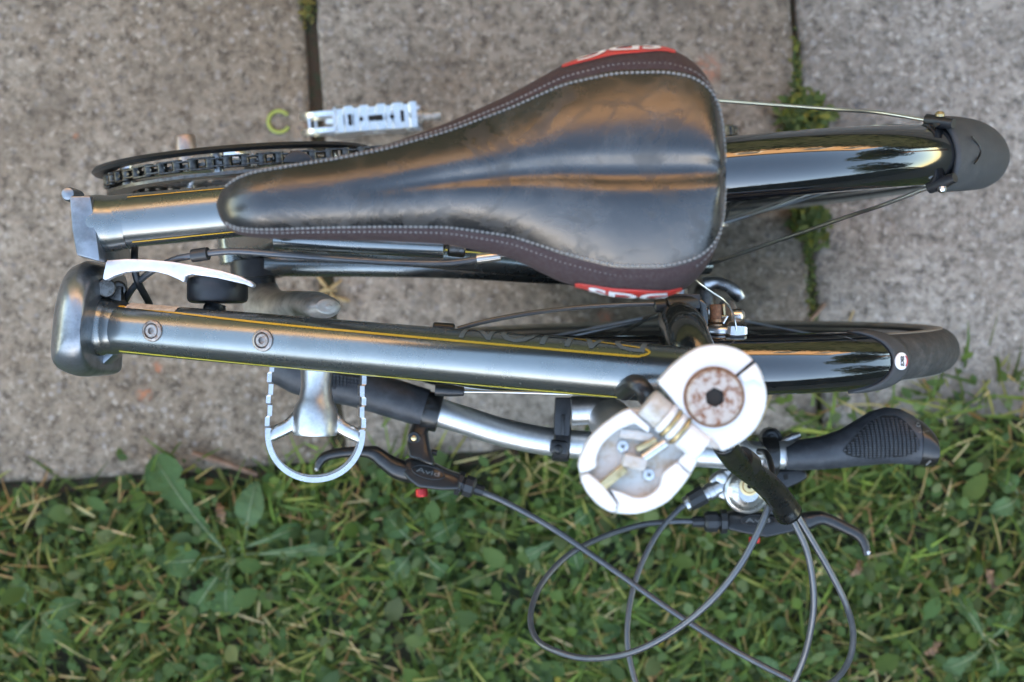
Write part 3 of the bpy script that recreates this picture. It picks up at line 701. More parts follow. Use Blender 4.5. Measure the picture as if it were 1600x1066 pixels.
# --- fork, head tube, front brake
crown = FR(-.026, -.002, .535)
fork = bpy.data.objects.new('fork', None); COL.objects.link(fork); fork.parent = bike; fork.location = crown
HT = P(1112, 612, .655)
G().cyl(crown + Vector((0, 0, -.005)), HT, .0185, 32).build('head_tube', FORKP, bike)
for sgn in (1, -1):
    top = FR(-.031, .0275 * sgn, .50)
    G().tube([crown + Vector((0, .006 * sgn, .004)), FR(-.031, .018 * sgn, .532), FR(-.0315, .0262 * sgn, .515), FR(-.031, .0305 * sgn, .48), FR(-.022, .0335 * sgn, .38), FR(-.006, .037 * sgn, .29), FR(0, .040 * sgn, RW)], [.0145, .0148, .0148, .0146, .0125, .0105, .0085], 28, 8).build('fork_leg', FORKP, fork, sharp=80)
    arm = bpy.data.objects.new('brake_arm', None) if False else None
bk = bpy.data.objects.new('front_brake', None); COL.objects.link(bk); bk.parent = bike; bk.location = P(1130, 500, .45)
kw = dict(parent=bk)
def bpart(g, name, m, **k): return g.build(name, m, bk, **k) if False else _bp(g, name, m, **k)
def _bp(g, name, m, par=None, **k):
    par = par or bk; return g.build(name, m, par, origin=world_loc(par), **k)
zb = .455
_bp(G().prism([(1092, 478), (1085, 470), (1096, 466), (1106, 476), (1108, 492), (1107, 512), (1096, 512)], .42, zb + .012), 'mounting_block', FORKP, bevel=.002)
_bp(G().cyl(P(1119, 476, zb), P(1119, 500, zb), .0044, 20, .0006), 'brake_pad_post', RUSTD)
_bp(G().lathe(P(1118, 499, zb), (0, -1, 0), [(.0050, 0), (.0054, .002), (.0040, .0028), (.0056, .0036), (.0056, .0050), (0, .005)], 22), 'pad_washer', mat('bronzed_steel', (.25, .17, .11), .4, .9))
_bp(G().tube([P(1106, 516, zb - .004), P(1122, 517, zb), P(1140, 518, zb)], [.0046, .0042, .0036], 16, 4), 'pad_stud', CHROME)
_bp(G().tube([P(1135, 516, zb + .002), P(1140, 517, zb + .002), P(1150, 517, zb + .002), P(1162, 517, zb + .002), P(1166, 517, zb + .002)], [.0045, .0060, .0066, .0058, .0045], 6, 1), 'pinch_bolt', CHROME, sharp=20)
_bp(G().prism([(1128, 476), (1133, 474), (1134, 492), (1131, 494)], zb - .01, zb + .004), 'spring_plate', BRASS, bevel=.0005)
_bp(G().tube([P(1128, 495, zb + .003), P(1137, 494, zb + .004), P(1130, 505, zb + .003)], .0011, 8, 1), 'spring_wire', CHROME)
_bp(G().tube([P(1136, 478, .38), P(1142, 492, .41), P(1146, 510, zb - .004)], [.0066, .0060, .0052], 14, 5, flat=.7), 'brake_arm', CRANKM)
_bp(G().lathe(P(1150, 495, zb - .01), (1, 0, .2), [(.0052, -.003), (.0058, 0), (.0054, .004), (.003, .0062), (0, .0065)], 18), 'dome_nut', CHROME)
_bp(G().cyl(P(1040, 478, .47), P(1092, 472, .46), .0062, 14, .001).box(P(1068, 471, .462), (.022, .010, .010)), 'brake_link', PLAST, bevel=.0008)
_bp(G().cyl(P(1022, 479, .47), P(1042, 477, .47), .0045, 14, .001), 'barrel_adjuster', HOUSINGB)
_bp(G().tube([P(1084, 435, .50), P(1094, 444, .495), P(1110, 455, .49), P(1128, 467, .485), P(1140, 480, .478), P(1147, 495, .468), P(1150, 512, zb + .008), P(1150, 528, zb + .004), P(1150, 540, .45)], .0007, 8, 6), 'brake_wire', INNER)
for k, (ex, ey) in enumerate(((1081, 436), (1085, 430), (1083, 433))): _bp(G().tube([P(1085, 436, .5), P(ex, ey, .501)], .0003, 5, 1), 'frayed_strand', INNER)
_bp(G().cyl(P(1150, 536, .452), P(1150, 544, .45), .003, 12), 'wire_boot', PLAST)
# front hub quick release
qr = _bp(G().lathe(P(1101, 462, .243), (0, 1, 0), [(.0085, -.012), (.0095, -.006), (.0095, .004), (.007, .009), (0, .0095)], 24), 'quick_release_cam', STEEL, par=front_wheel)
_bp(G().tube([P(1100, 446, .25), P(1118, 442, .25), P(1136, 447, .252), P(1149, 457, .253), P(1157, 468, .252)], [.0068, .0050, .0050, .0056, .0046], 14, 6, flat=.55), 'quick_release_lever', CHROME, par=front_wheel)
_bp(G().cyl(P(1103, 470, .235), P(1103, 490, .235), .006, 16), 'quick_release_nut', ALLOY, par=front_wheel)

# --- folding stem: white hinge plates, mast
z1 = zp((890, 530), 3.806); ZH = .682
uo = [(525, 255), (600, 170), (690, 95), (780, 46), (880, 32), (960, 44), (1010, 62), (1060, 92), (1100, 132), (1135, 182), (1156, 240), (1172, 300), (1174, 370), (1160, 432), (1130, 500), (1090, 556), (1040, 600), (980, 637), (915, 670), (850, 640), (800, 605), (765, 530), (705, 480), (650, 415), (600, 345)]
def smooth_out(o_, i0, i1, n=4):
    c_ = catmull([Vector((*q, 0)) for q in o_[i0:i1 + 1]], n); return o_[:i0] + [(q.x, q.y) for q in c_] + o_[i1 + 1:]
uo = smooth_out(uo, 0, 18)
stem = G().prism([z1(*p) for p in uo], ZH - .014, ZH).build('stem_hinge_top', WHITE, bike, bevel=.0016, seg=3)
G().cyl(HT + Vector((0, 0, -.005)), P(1112, 612, ZH - .012), .021, 32).build('headset_cup', CRANKM, bike)
bc_ = P(*z1(858, 345), ZH)
G().lathe(bc_ + Vector((0, 0, -.0004)), (0, 0, 1), [(.0166, 0), (.0166, .0012), (.0152, .0022), (.0152, .0018)], 48).build('bolt_collar', RUSTD, stem)
bolt = G(); nn = 48; ro = .0150; hexr = .0056
b0 = []
for k in range(nn):
    a_ = 2 * PI * k / nn; b0.append((math.cos(a_), math.sin(a_)))
for rr_, zz in ((ro, -.002), (ro, .0032), (ro - .0009, .0041)):
    for x, y in b0: bolt.v.append(bc_ + Vector((x * rr_, y * rr_, zz)))
def hexpt(a_, r): s_ = PI / 3; q = (a_ + .45) % s_ - s_ / 2; return r * math.cos(s_ / 2) / math.cos(q)
for zz in (.0041, -.006):
    for k in range(nn): a_ = 2 * PI * k / nn; r_ = hexpt(a_, hexr); bolt.v.append(bc_ + Vector((math.cos(a_) * r_, math.sin(a_) * r_, zz)))
for L0 in range(4):
    for k in range(nn): j = (k + 1) % nn; bolt.f.append((L0 * nn + k, L0 * nn + j, (L0 + 1) * nn + j, (L0 + 1) * nn + k))
bolt.f.append(tuple(4 * nn + k for k in range(nn))); bolt.build('steerer_bolt', RUST, stem, sharp=30)
G().lathe(bc_ + Vector((0, 0, .0015)), (0, 0, 1), [(.0050, 0), (.0050, .0012), (0, .0012)], 16).build('bolt_socket', HOLE, stem)
p_, q_ = P(*z1(985, 225), ZH + .0003), P(*z1(1098, 130), ZH + .0003); d_ = (q_ - p_).normalized(); n2 = Vector((-d_.y, d_.x, 0)) * .0008
G().prism_w([(p_ + n2).xy, (q_ + n2).xy, (q_ - n2).xy, (p_ - n2).xy], ZH - .016, ZH + .0004).build('clamp_slot', HOLE, stem)
G().prism([z1(1010, 215), z1(1110, 140), z1(1150, 250), z1(1160, 285), z1(1100, 235), z1(1040, 260)], ZH - .004, ZH + .0025).build('clamp_lug', WHITE, stem, bevel=.0014)
G().prism([z1(800, 600), z1(850, 590), z1(905, 660), z1(800, 640)], ZH - .01, ZH + .0012).build('hinge_stop', RECESS, stem, bevel=.0008)
lo_ = [(360, 412), (300, 440), (200, 510), (120, 590), (72, 680), (52, 750), (62, 800), (70, 850), (100, 910), (150, 970), (210, 1015), (270, 1036), (380, 1042), (480, 1020), (580, 970), (650, 900), (705, 830), (750, 755), (780, 680), (788, 635), (720, 585), (600, 500), (480, 420)]
lo_ = smooth_out(lo_, 0, 19)
hp = G().prism([z1(*p) for p in lo_], ZH - .018, ZH - .006).build('stem_hinge_bottom', RECESS, bike, bevel=.0012)
outer = [(360, 414), (300, 441), (200, 511), (120, 591), (73, 680), (54, 750), (62, 796), (110, 790), (160, 760), (164, 690), (205, 615), (285, 545), (390, 500), (470, 560), (480, 520)]
G().prism([z1(*p) for p in smooth_out(smooth_out(outer, 8, 12), 0, 6)], ZH - .010, ZH).build('raised_rim', WHITE, hp, bevel=.0014)
outer2 = [(245, 895), (310, 915), (390, 945), (470, 935), (535, 880), (560, 800), (620, 750), (640, 735), (715, 810), (650, 898), (580, 968), (480, 1018), (380, 1040), (285, 1034), (290, 975)]
G().prism([z1(*p) for p in smooth_out(smooth_out(outer2, 8, 13), 0, 7)], ZH - .010, ZH).build('raised_rim', WHITE, hp, bevel=.0014)
G().prism([z1(*p) for p in ((66, 815), (110, 795), (200, 870), (290, 985), (272, 1034), (210, 1014), (150, 968), (100, 908), (72, 850))], ZH - .012, ZH + .0015).build('latch_button', WHITE, hp, bevel=.0016)
G().prism([z1(*p) for p in ((640, 735), (725, 640), (790, 640), (780, 690), (720, 800))], ZH - .010, ZH - .001).build('raised_rim', WHITE, hp, bevel=.0012)
for x, y in ((315, 637), (470, 805)):
    c = P(*z1(x, y), ZH - .006); sc = G().lathe(c, (0, 0, 1), [(.0036, 0), (.0036, .001), (.0031, .0018), (0, .0022)], 20).build('screw', CHROME, hp)
    x_ = G()
    for a_ in (.5, .5 + PI / 2): x_.box(c + Vector((0, 0, .0019)), (.0030, .0007, .0010), Matrix.Rotation(a_, 3, 'Z'))
    x_.build('screw_slot', HOLE, hp)
def bar(x0, y0, x1, y1, w, z0, z1_, name, m, bev=.0008):
    a_, b_ = P(*z1(x0, y0), ZH), P(*z1(x1, y1), ZH); d_ = (b_ - a_); L = d_.length; d_.normalize(); M = Matrix((d_, Vector((-d_.y, d_.x, 0)), Vector((0, 0, 1)))).transposed()
    c = (a_ + b_) / 2; c.z = (z0 + z1_) / 2; return G().box(c, (L, w, z1_ - z0), M).build(name, m, hp, bevel=bev)
bar(185, 885, 330, 765, .0050, ZH - .006, ZH + .0005, 'latch_bar', BRASS)
bar(318, 715, 455, 750, .0070, ZH - .007, ZH + .0020, 'latch_block', RECESS, .0012)
bar(300, 560, 500, 590, .0050, ZH - .008, ZH - .003, 'recess_floor', RECESS)
bar(400, 660, 520, 600, .0032, ZH - .006, ZH - .001, 'latch_spring', BRASS)
G().cyl(P(*z1(435, 712), ZH - .001), P(*z1(575, 615), ZH - .001), .0028, 16, .0005).build('latch_pin', CHROME, hp)
# hinge knuckles along the fold axis
ka, kb = P(*z1(455, 375), ZH - .004), P(*z1(800, 655), ZH - .004)
for t0, t1, r_, m_ in ((0, .30, .0085, RECESS), (.30, .40, .0090, WHITE), (.405, .46, .0096, BRASS), (.465, .56, .0090, WHITE), (.565, .62, .0096, BRASS), (.63, .98, .0082, WHITE)):
    G().cyl(ka.lerp(kb, t0), ka.lerp(kb, t1), r_, 28, .0008).build('hinge_knuckle', m_, hp)
# mast going down from the lower plate to the handlebar
MT = P(*z1(420, 735), ZH - .018); MB = P(952, 655, .318)
mast = G().cyl(MT, MB, .0172, 32).build('handlebar_mast', ALLOY, bike)
G().tube([P(893, 642, .33), P(918, 641, .33), P(925, 641, .33), P(960, 643, .33)], [.0115, .0115, .0125, .0125], 24, 1).build('mast_stub', ALLOY, mast)
G().tube([P(1012, 622, .60), P(1003, 607, .605), P(990, 600, .60), P(975, 612, .57)], .0058, 16, 6).build('rubber_cable_boot', HOUSINGB, bike)

# --- handlebar, grips, levers
ZB = .312
hb = [P(520, 596, ZB), P(600, 618, ZB), P(665, 638, ZB), P(720, 655, ZB), P(780, 674, ZB), P(850, 689, ZB), P(930, 697, ZB), P(1050, 705, ZB), P(1150, 711, ZB), P(1250, 711, ZB)]
handlebar = G().tube(hb, .0113, 28, 8).build('handlebar', mat('satin_silver_bar', (.66, .67, .67), .36, .95, 0, (240, (.58, .58, .58), .45, .7), (400, .04, .0004)), bike)
G().tube([MB + Vector((0, 0, .012)), P(965, 680, .318), P(975, 700, ZB)], [.017, .0175, .0175], 24, 4).build('bar_clamp', ALLOY, mast)
# right-hand ergonomic grip
z5 = zp((1000, 600), 3.2)
gx = [1225, 1250, 1281, 1312, 1337, 1359, 1384, 1406, 1425, 1434]
gu = [694, 687, 682, 672, 657, 643, 636, 639, 648, 655]
gd = [734, 735, 734, 732, 729, 727, 725, 725, 727, 727]
def grip_fn(gx, gu, gd, n=46, zc=ZB, thick=.0158):
    def f(i, j):
        x = gx[0] + (gx[-1] - gx[0]) * j / (n - 1); u_, d_ = interp(x, gx, gu), interp(x, gx, gd); a_ = 2 * PI * i / 32
        c = (u_ + d_) / 2; h = (d_ - u_) / 2; core = .0158
        yy = math.cos(a_); wz = math.sin(a_)
        th = thick - max(0, yy) * max(0, (h / 1949 - .0158)) * .35
        return P(x, c - h * yy, zc) + Vector((0, 0, th * wz))
    return f
gf = grip_fn(gx, gu, gd); grip_r = G().grid(gf, 32, 46, closeu=True).build('right_grip', GRIPM, bike, sharp=80)
ex = [1434, 1438, 1446, 1452, 1457, 1459]; eu = [655, 657, 663, 669, 675, 680]; ed = [727, 728, 729, 729, 728, 726]
_g = G().grid(grip_fn(ex, eu, ed, 16, thick=.0168), 32, 16, closeu=True); _g.f.append(tuple(i * 16 + 15 for i in range(32)))
_g.build('clamp_ring', LEVERM, grip_r, sharp=80)
e_ = P(1457, 706, ZB); G().cyl(e_ - Vector((.003, 0, 0)), e_ + Vector((.002, 0, 0)), .0095, 24, .001).build('end_plug', PLAST, grip_r)
def on_grip(x, y, lift=.0004):
    u_, d_ = interp(x, gx + ex[1:], gu + eu[1:]), interp(x, gx + ex[1:], gd + ed[1:]); c = (u_ + d_) / 2; h = (d_ - u_) / 2
    yy = max(-.995, min(.995, (c - y) / h)); th = .0158 - max(0, yy) * max(0, (h / 1949 - .0158)) * .35
    return P(x, y, ZB) + Vector((0, 0, th * math.sqrt(1 - yy * yy) + lift))
def padbase(i, j):
    x = padx[0] + (padx[-1] - padx[0]) * i / 30; u_, d_ = interp(x, padx, padu), interp(x, padx, padl); return on_grip(x, u_ + (d_ - u_) * j / 12, .00035)
# textured palm pad: small raised blocks
padx = [1311, 1318, 1335, 1355, 1375, 1395, 1412, 1425, 1428]
padu = [701, 692, 674, 657, 648, 649, 662, 682, 692]
padl = [703, 709, 713, 715, 714, 713, 710, 703, 696]
g = G(); yy = 648.
while yy < 716:
    xx = 1309 + ((int(yy * 10) // 37) % 2) * .0
    while xx < 1430:
        cx_, cy_ = xx + 2.9 + (690 - yy) * -.10, yy + 1.4
        if padx[0] < cx_ < padx[-1] and interp(cx_, padx, padu) + 1.5 < cy_ < interp(cx_, padx, padl) - 1:
            b = len(g.v)
            for (ax_, ay_, lf) in ((-2.6, -1.3, .0001), (2.6, -1.3, .0001), (2.6, 1.3, .0001), (-2.6, 1.3, .0001), (-2.2, -1.0, .0012), (2.2, -1.0, .0012), (2.2, 1.0, .0012), (-2.2, 1.0, .0012)): g.v.append(on_grip(cx_ + ax_, cy_ + ay_, lf))
            g.f.append((b + 4, b + 5, b + 6, b + 7))
            for k in range(4): g.f.append((b + k, b + (k + 1) % 4, b + 4 + (k + 1) % 4, b + 4 + k))
        xx += 6.6
    yy += 3.7
g.build('grip_pad', GRIPM, grip_r, kind='stuff', recalc=True, sharp=20)
G().grid(padbase, 31, 13).build('pad_gap_shade', HOLE, grip_r, recalc=False)  # dark sheet that paints the shade between the raised blocks
for o_ in (padu, padl):
    G().tube([on_grip(x, y, .0002) for x, y in zip(padx, o_)], .0004, 6, 5).build('pad_border', PLAST, grip_r)
gt_, ga_ = text_geo('ergon', 1.0, 0); wx = max(p.x for p in gt_) - min(p.x for p in gt_)
gg = G(); gg.v = [on_grip(1436 + p.x / wx * 17 - .02 * p.y, 672.5 - p.y * 5.0 - p.x / wx * 2, .0008) for p in gt_]; gg.f = ga_; gg.build('lettering', LETTERG, grip_r, recalc=False)
G().tube([on_grip(1428.5 + 3.2 * math.cos(a), 662.5 + 2.6 * math.sin(a), .0007) for a in np.linspace(0, 5.2, 9)], .0004, 6, 3).build('grip_emblem', LETTERG, grip_r)
g = G(); g.tube([on_grip(1447, 718, .0009), on_grip(1444, 722, .0009), on_grip(1443, 725, .0009)], .0009, 6, 2); g.build('clamp_mark', LETTERG, grip_r)
# left-hand grip
lg0, lg1 = P(505, 590, ZB), P(662, 637, ZB)
grip_l = G().tube([P(430, 566, ZB), P(470, 576, ZB), P(505, 590, ZB), P(560, 606, ZB), P(664, 638, ZB)], [.017, .021, .0195, .0160, .0155], 32, 8, flat=[.9, .8, .85, 1, 1]).build('left_grip', GRIPM, bike, sharp=80)
g = G()
for i in range(14):
    for j in range(5):
        x = 500 + i * 5.6; y = 583 + j * 5.0 + i * .9
        if ((x - 532) / 42) ** 2 + ((y - 594) / 13) ** 2 < 1: g.box(P(x, y, ZB + .0158 + (.002 if x < 540 else 0)), (.0021, .0018, .0014), Matrix.Rotation(-.25, 3, 'Z'))
g.build('grip_pad', GRIPM, grip_l, kind='stuff')

def sect_prism(name, outline, z0, zt_, m, parent, bev): return G().prism(outline, z0, zt_).build(name, m, parent, bevel=bev, seg=3, sharp=50)
z8 = zp((480, 590), 5.077)
lever_l = bpy.data.objects.new('left_brake_lever', None); COL.objects.link(lever_l); lever_l.parent = bike; lever_l.location = P(690, 740, ZB)
def lp(g, name, m, par, **k): return g.build(name, m, par, origin=world_loc(par), **k)
ca, cb = P(662, 640, ZB), P(686, 646, ZB)
lp(G().lathe(ca, cb - ca, [(.0118, 0), (.0150, .0004), (.0155, .0015), (.0155, .0122), (.0150, .0133), (.0118, .0137)], 32), 'bar_clamp', LEVERM, lever_l)
arm_o = [z8(*p) for p in ((905, 200), (1030, 215), (1000, 310), (975, 380), (952, 440), (975, 560), (1018, 700), (900, 655), (805, 630), (790, 530), (800, 450), (830, 370), (870, 280))]
lp(G().prism(arm_o, ZB - .006, ZB + .0105).tilt(-.42), 'bracket', LEVERM, lever_l, bevel=.003, seg=3)
bod = [z8(*p) for p in ((715, 700), (800, 640), (900, 645), (1010, 690), (1120, 742), (1232, 778), (1218, 890), (1060, 893), (880, 872), (800, 812), (740, 750))]
body_l = lp(G().prism(bod, ZB - .008, ZB + .0075).tilt(-.42), 'lever_body', LEVERM, lever_l, bevel=.0034, seg=4, sharp=60)
lp(G().tube([P(*z8(850, 760), ZB - .001), P(*z8(730, 730), ZB), P(*z8(620, 665), ZB), P(*z8(540, 605), ZB), P(*z8(450, 588), ZB), P(*z8(320, 592), ZB), P(*z8(220, 605), ZB), P(*z8(140, 630), ZB), P(*z8(98, 675), ZB), P(*z8(78, 725), ZB)], [.0085, .0085, .0070, .0062, .0046, .0042, .0042, .0040, .0036, .0026], 18, 6, flat=[.8, .8, .8, .8, .9, 1, 1, 1, 1, 1]), 'lever_blade', LEVERM, lever_l, sharp=80)
lp(G().lathe(P(*z8(74, 732), ZB + .001), (-.2, -1, .2), [(.0019, -.002), (.0019, 0), (.001, .001), (0, .001)], 10), 'lever_tip', CHROME, lever_l)
def emblem(par, f, ztop, rx, ry, rot, txt, flip=1):
    lp(G().tube([f(rx * math.cos(a), ry * math.sin(a)) for a in np.linspace(0, 2 * PI, 33)], .00055, 8, 1, caps=False), 'emblem_rim', LEVERM, par)
    v, fc = text_geo(txt, 1.0, .01); wx = max(p.x for p in v) - min(p.x for p in v); g_ = G(); g_.v = [f(p.x / wx * rx * 1.45, -p.y * ry * 1.1) for p in v]; g_.f = fc
    lp(g_, 'emblem_lettering', LETTERG, par, recalc=False)
rot = rad(13)
YB = sum(P(*q, ZB + .0075).y for q in bod) / len(bod); YA = sum(P(*q, ZB + .0105).y for q in arm_o) / len(arm_o)
def eml(x, y): c, s_ = math.cos(rot), math.sin(rot); p = P(*z8(960 + x * c - y * s_, 752 + x * s_ + y * c), ZB + .0078); p.z += -.42 * (p.y - YB); return p
emblem(lever_l, eml, 0, 130, 46, 0, 'Avid')
sc = P(*z8(848, 478), ZB + .0105); sc.z += -.42 * (sc.y - YA)
lp(G().lathe(sc, (0, 0, 1), [(.0052, 0), (.0052, .001), (.0045, .0016), (.0034, .0016), (.0030, .0006), (0, .0006)], 24), 'pivot_screw', LEVERM, lever_l)
lp(G().lathe(sc + Vector((0, 0, .0006)), (0, 0, 1), [(.0021, 0), (.0021, .0012), (.0012, .0018), (0, .0018)], 16), 'screw_centre', BRASS2, lever_l)
lp(G().prism([z8(880, 540), z8(893, 540), z8(905, 620), z8(892, 622)], ZB + .004, ZB + .0075).tilt(-.42), 'adjuster_slot', HOLE, lever_l)
lp(G().cyl(P(*z8(985, 590), ZB), P(*z8(1030, 600), ZB), .0024, 12), 'reach_screw', LEVERM, lever_l)
k0 = P(*z8(905, 880), ZB - .002); kd = Vector((.1, -1, .1)).normalized()
lp(G().lathe(k0, kd, [(.0046, 0), (.0050, .0008), (.0050, .0055), (.0042, .0068), (.0020, .0070), (0, .0070)], 14), 'reach_knob', REDP, lever_l, sharp=20)
def barrel(par, a_, b_, rr_):
    a_, b_ = Vector(a_), Vector(b_); L = (b_ - a_).length
    g_ = G()
    g_.lathe(a_, b_ - a_, [(rr_ * .8, 0), (rr_ * 1.15, L * .03), (rr_ * 1.15, L * .20), (rr_ * .75, L * .22), (rr_ * .75, L * .28), (rr_, L * .30), (rr_, L * .58), (rr_ * .8, L * .66), (rr_ * .55, L * .68), (rr_ * .50, L)], 10)
    return lp(g_, 'barrel_adjuster', HOUSINGB, par, sharp=25)
barrel(lever_l, P(*z8(1185, 832), ZB), P(*z8(1400, 905), ZB), .0088)
# reflector bracket on the bar
rb = bpy.data.objects.new('reflector_bracket', None); COL.objects.link(rb); rb.parent = bike; rb.location = P(877, 690, ZB)
lp(G().cyl(P(864, 690, ZB), P(890, 692, ZB), .0155, 28, .001), 'clamp_band', PLAST, rb)
lp(G().prism([(868, 622), (896, 622), (895, 645), (892, 648), (890, 685), (866, 684), (866, 650), (867, 645)], ZB - .002, ZB + .014), 'bracket_arm', PLAST, rb, bevel=.002)
lp(G().prism([(861, 687), (888, 690), (886, 712), (858, 708)], ZB + .002, ZB + .019), 'clamp_block', PLAST, rb, bevel=.0025)
lp(G().lathe(P(872, 703, ZB + .019), (0, -.3, 1), [(.004, -.002), (.0038, .001), (.0015, .0028), (0, .003)], 14), 'clamp_bolt', PLAST, rb)
lp(G().box(P(880, 664, ZB + .0148), (.003, .016, .002)), 'rib', PLAST, rb, bevel=.0006)
# right brake lever
lever_r = bpy.data.objects.new('right_brake_lever', None); COL.objects.link(lever_r); lever_r.parent = bike; lever_r.location = P(1200, 815, .275)
ZR = .278
lp(G().prism([z5(*p) for p in ((432, 655), (480, 640), (640, 650), (760, 660), (830, 655), (850, 690), (820, 718), (755, 742), (630, 767), (540, 752), (430, 728))], ZR - .008, ZR + .0075).tilt(-.42), 'lever_body', LEVERM, lever_r, bevel=.0034, seg=4, sharp=60)
lp(G().prism([z5(*p) for p in ((560, 400), (660, 380), (680, 560), (760, 660), (640, 665), (590, 560))], ZR - .006, ZR + .004), 'bracket', LEVERM, lever_r, bevel=.003)
lp(G().lathe(P(1188, 713, ZB), (1, 0, 0), [(.0118, 0), (.0150, .0004), (.0155, .0015), (.0155, .0122), (.0150, .0133), (.0118, .0137)], 32), 'bar_clamp', LEVERM, lever_r)
lp(G().tube([P(*z5(740, 705), ZR), P(*z5(820, 690), ZR), P(*z5(890, 672), ZR), P(*z5(940, 680), ZR), P(*z5(1030, 722), ZR), P(*z5(1090, 755), ZR), P(*z5(1122, 800), ZR), P(*z5(1136, 855), ZR)], [.0085, .0080, .0062, .0052, .0048, .0046, .0042, .0032], 18, 6, flat=.85), 'lever_blade', LEVERM, lever_r, sharp=80)
lp(G().lathe(P(*z5(1142, 845), ZR + .001), (.6, -.8, .2), [(.0024, -.002), (.0022, .001), (0, .0016)], 10), 'lever_tip', CHROME, lever_r)
YR = sum(P(*z5(*q), ZR + .0075).y for q in ((432, 655), (480, 640), (640, 650), (760, 660), (830, 655), (850, 690), (820, 718), (755, 742), (630, 767), (540, 752), (430, 728))) / 11
emblem(lever_r, lambda x, y: P(*z5(590 + x, 684 + y), ZR + .0082) + Vector((0, 0, -.42 * (P(*z5(590 + x, 684 + y), ZR).y - YR))), 0, 85, 27, 0, 'Avid')
lp(G().cyl(P(*z5(572, 762), ZR - .002), P(*z5(572, 795), ZR - .002), .0048, 14, .0008), 'reach_knob', REDP, lever_r)
barrel(lever_r, P(*z5(436, 688), ZR), P(*z5(262, 690), ZR), .0090)
# gear shifter
shifter = bpy.data.objects.new('gear_shifter', None); COL.objects.link(shifter); shifter.parent = bike; shifter.location = P(1167, 764, .29)
dc = P(*z5(535, 535), .292)
lp(G().lathe(dc, (0, 0, 1), [(.0182, -.006), (.0190, -.004), (.0190, -.001), (.0180, .0005), (.0165, .0010), (.0155, .0022), (.0120, .0062), (.0088, .0076), (.0084, .0082), (.0, .0082)], 48), 'shifter_dome', CHROME, shifter)
dt = P(*z5(538, 505), .292)
lp(G().lathe(dt + Vector((0, 0, .0078)), (0, 0, 1), [(.0082, 0), (.0080, .0016), (.0060, .0020), (.0056, .0012), (.0052, .0024), (.0022, .0026), (.0021, .0005), (0, .0005)], 36), 'brass_nut', BRASS2, shifter)
lp(G().lathe(dt + Vector((0, 0, .0084)), (0, 0, 1), [(.0021, 0), (.0021, .0002), (0, .0002)], 14), 'nut_hole', HOLE, shifter)
lp(G().prism([z5(*p) for p in ((345, 485), (370, 455), (420, 425), (480, 408), (560, 420), (620, 440), (600, 560), (450, 590), (392, 575), (385, 548), (360, 520))], .277, .289), 'shifter_body', ALLOY, shifter, bevel=.003, seg=3)
lp(G().lathe(P(*z5(408, 470), .288), (0, 0, 1), [(.0052, 0), (.0050, .002), (.0036, .003), (0, .0032)], 16), 'boss', ALLOY, shifter)
lp(G().lathe(P(*z5(400, 512), .287), P(*z5(310, 560), .287) - P(*z5(400, 512), .287), [(.0062, 0), (.0062, .006), (.0070, .0065), (.0070, .011), (.0060, .0115), (.0060, .016)], 20), 'cable_stop', ALLOY, shifter)
lp(G().lathe(P(*z5(322, 552), .287), P(*z5(235, 600), .287) - P(*z5(322, 552), .287), [(.0078, 0), (.0080, .002), (.0076, .013), (.0060, .0150), (.0058, .017)], 10), 'barrel_adjuster', HOUSINGB, shifter, sharp=25)
lp(G().lathe(P(*z5(248, 592), .287), P(*z5(225, 605), .287) - P(*z5(248, 592), .287), [(.0062, 0), (.0062, .004), (.004, .0045)], 14), 'barrel_ring', CHROME, shifter)
lp(G().prism([z5(*p) for p in ((640, 440), (700, 428), (800, 422), (834, 437), (842, 472), (800, 495), (740, 524), (690, 540))], .266, .276), 'thumb_lever', PLAST, shifter, bevel=.0026, seg=3)
lp(G().prism([z5(*p) for p in ((718, 455), (738, 450), (742, 475), (720, 482))], .2745, .2768), 'thumb_lever_slot', HOLE, shifter)
lp(G().tube([P(*z5(640, 400), .29), P(*z5(672, 350), .292), P(*z5(720, 300), .294), P(*z5(765, 275), .295), P(*z5(800, 258), .294)], [.0052, .0048, .0048, .0046, .0030], 14, 5, flat=.6), 'shift_paddle', CHROME, shifter)
lp(G().lathe(P(*z5(658, 272), .293), (0, 0, 1), [(.0085, -.012), (.0085, .002), (.0060, .003), (.0056, .001), (.0035, .001), (.0030, .0024), (0, .0024)], 22), 'clamp_bolt', LEVERM, shifter)
lp(G().prism([z5(*p) for p in ((625, 270), (660, 245), (700, 270), (690, 320), (640, 320))], .276, .29), 'clamp_lug', LEVERM, shifter, bevel=.003)
lp(G().tube([P(*z5(500, 290), .34), P(*z5(540, 330), .345), P(*z5(585, 345), .345), P(*z5(612, 345), .342)], [.0052, .0056, .0056, .0056], 16, 5), 'cable_elbow', CRANKM, shifter)

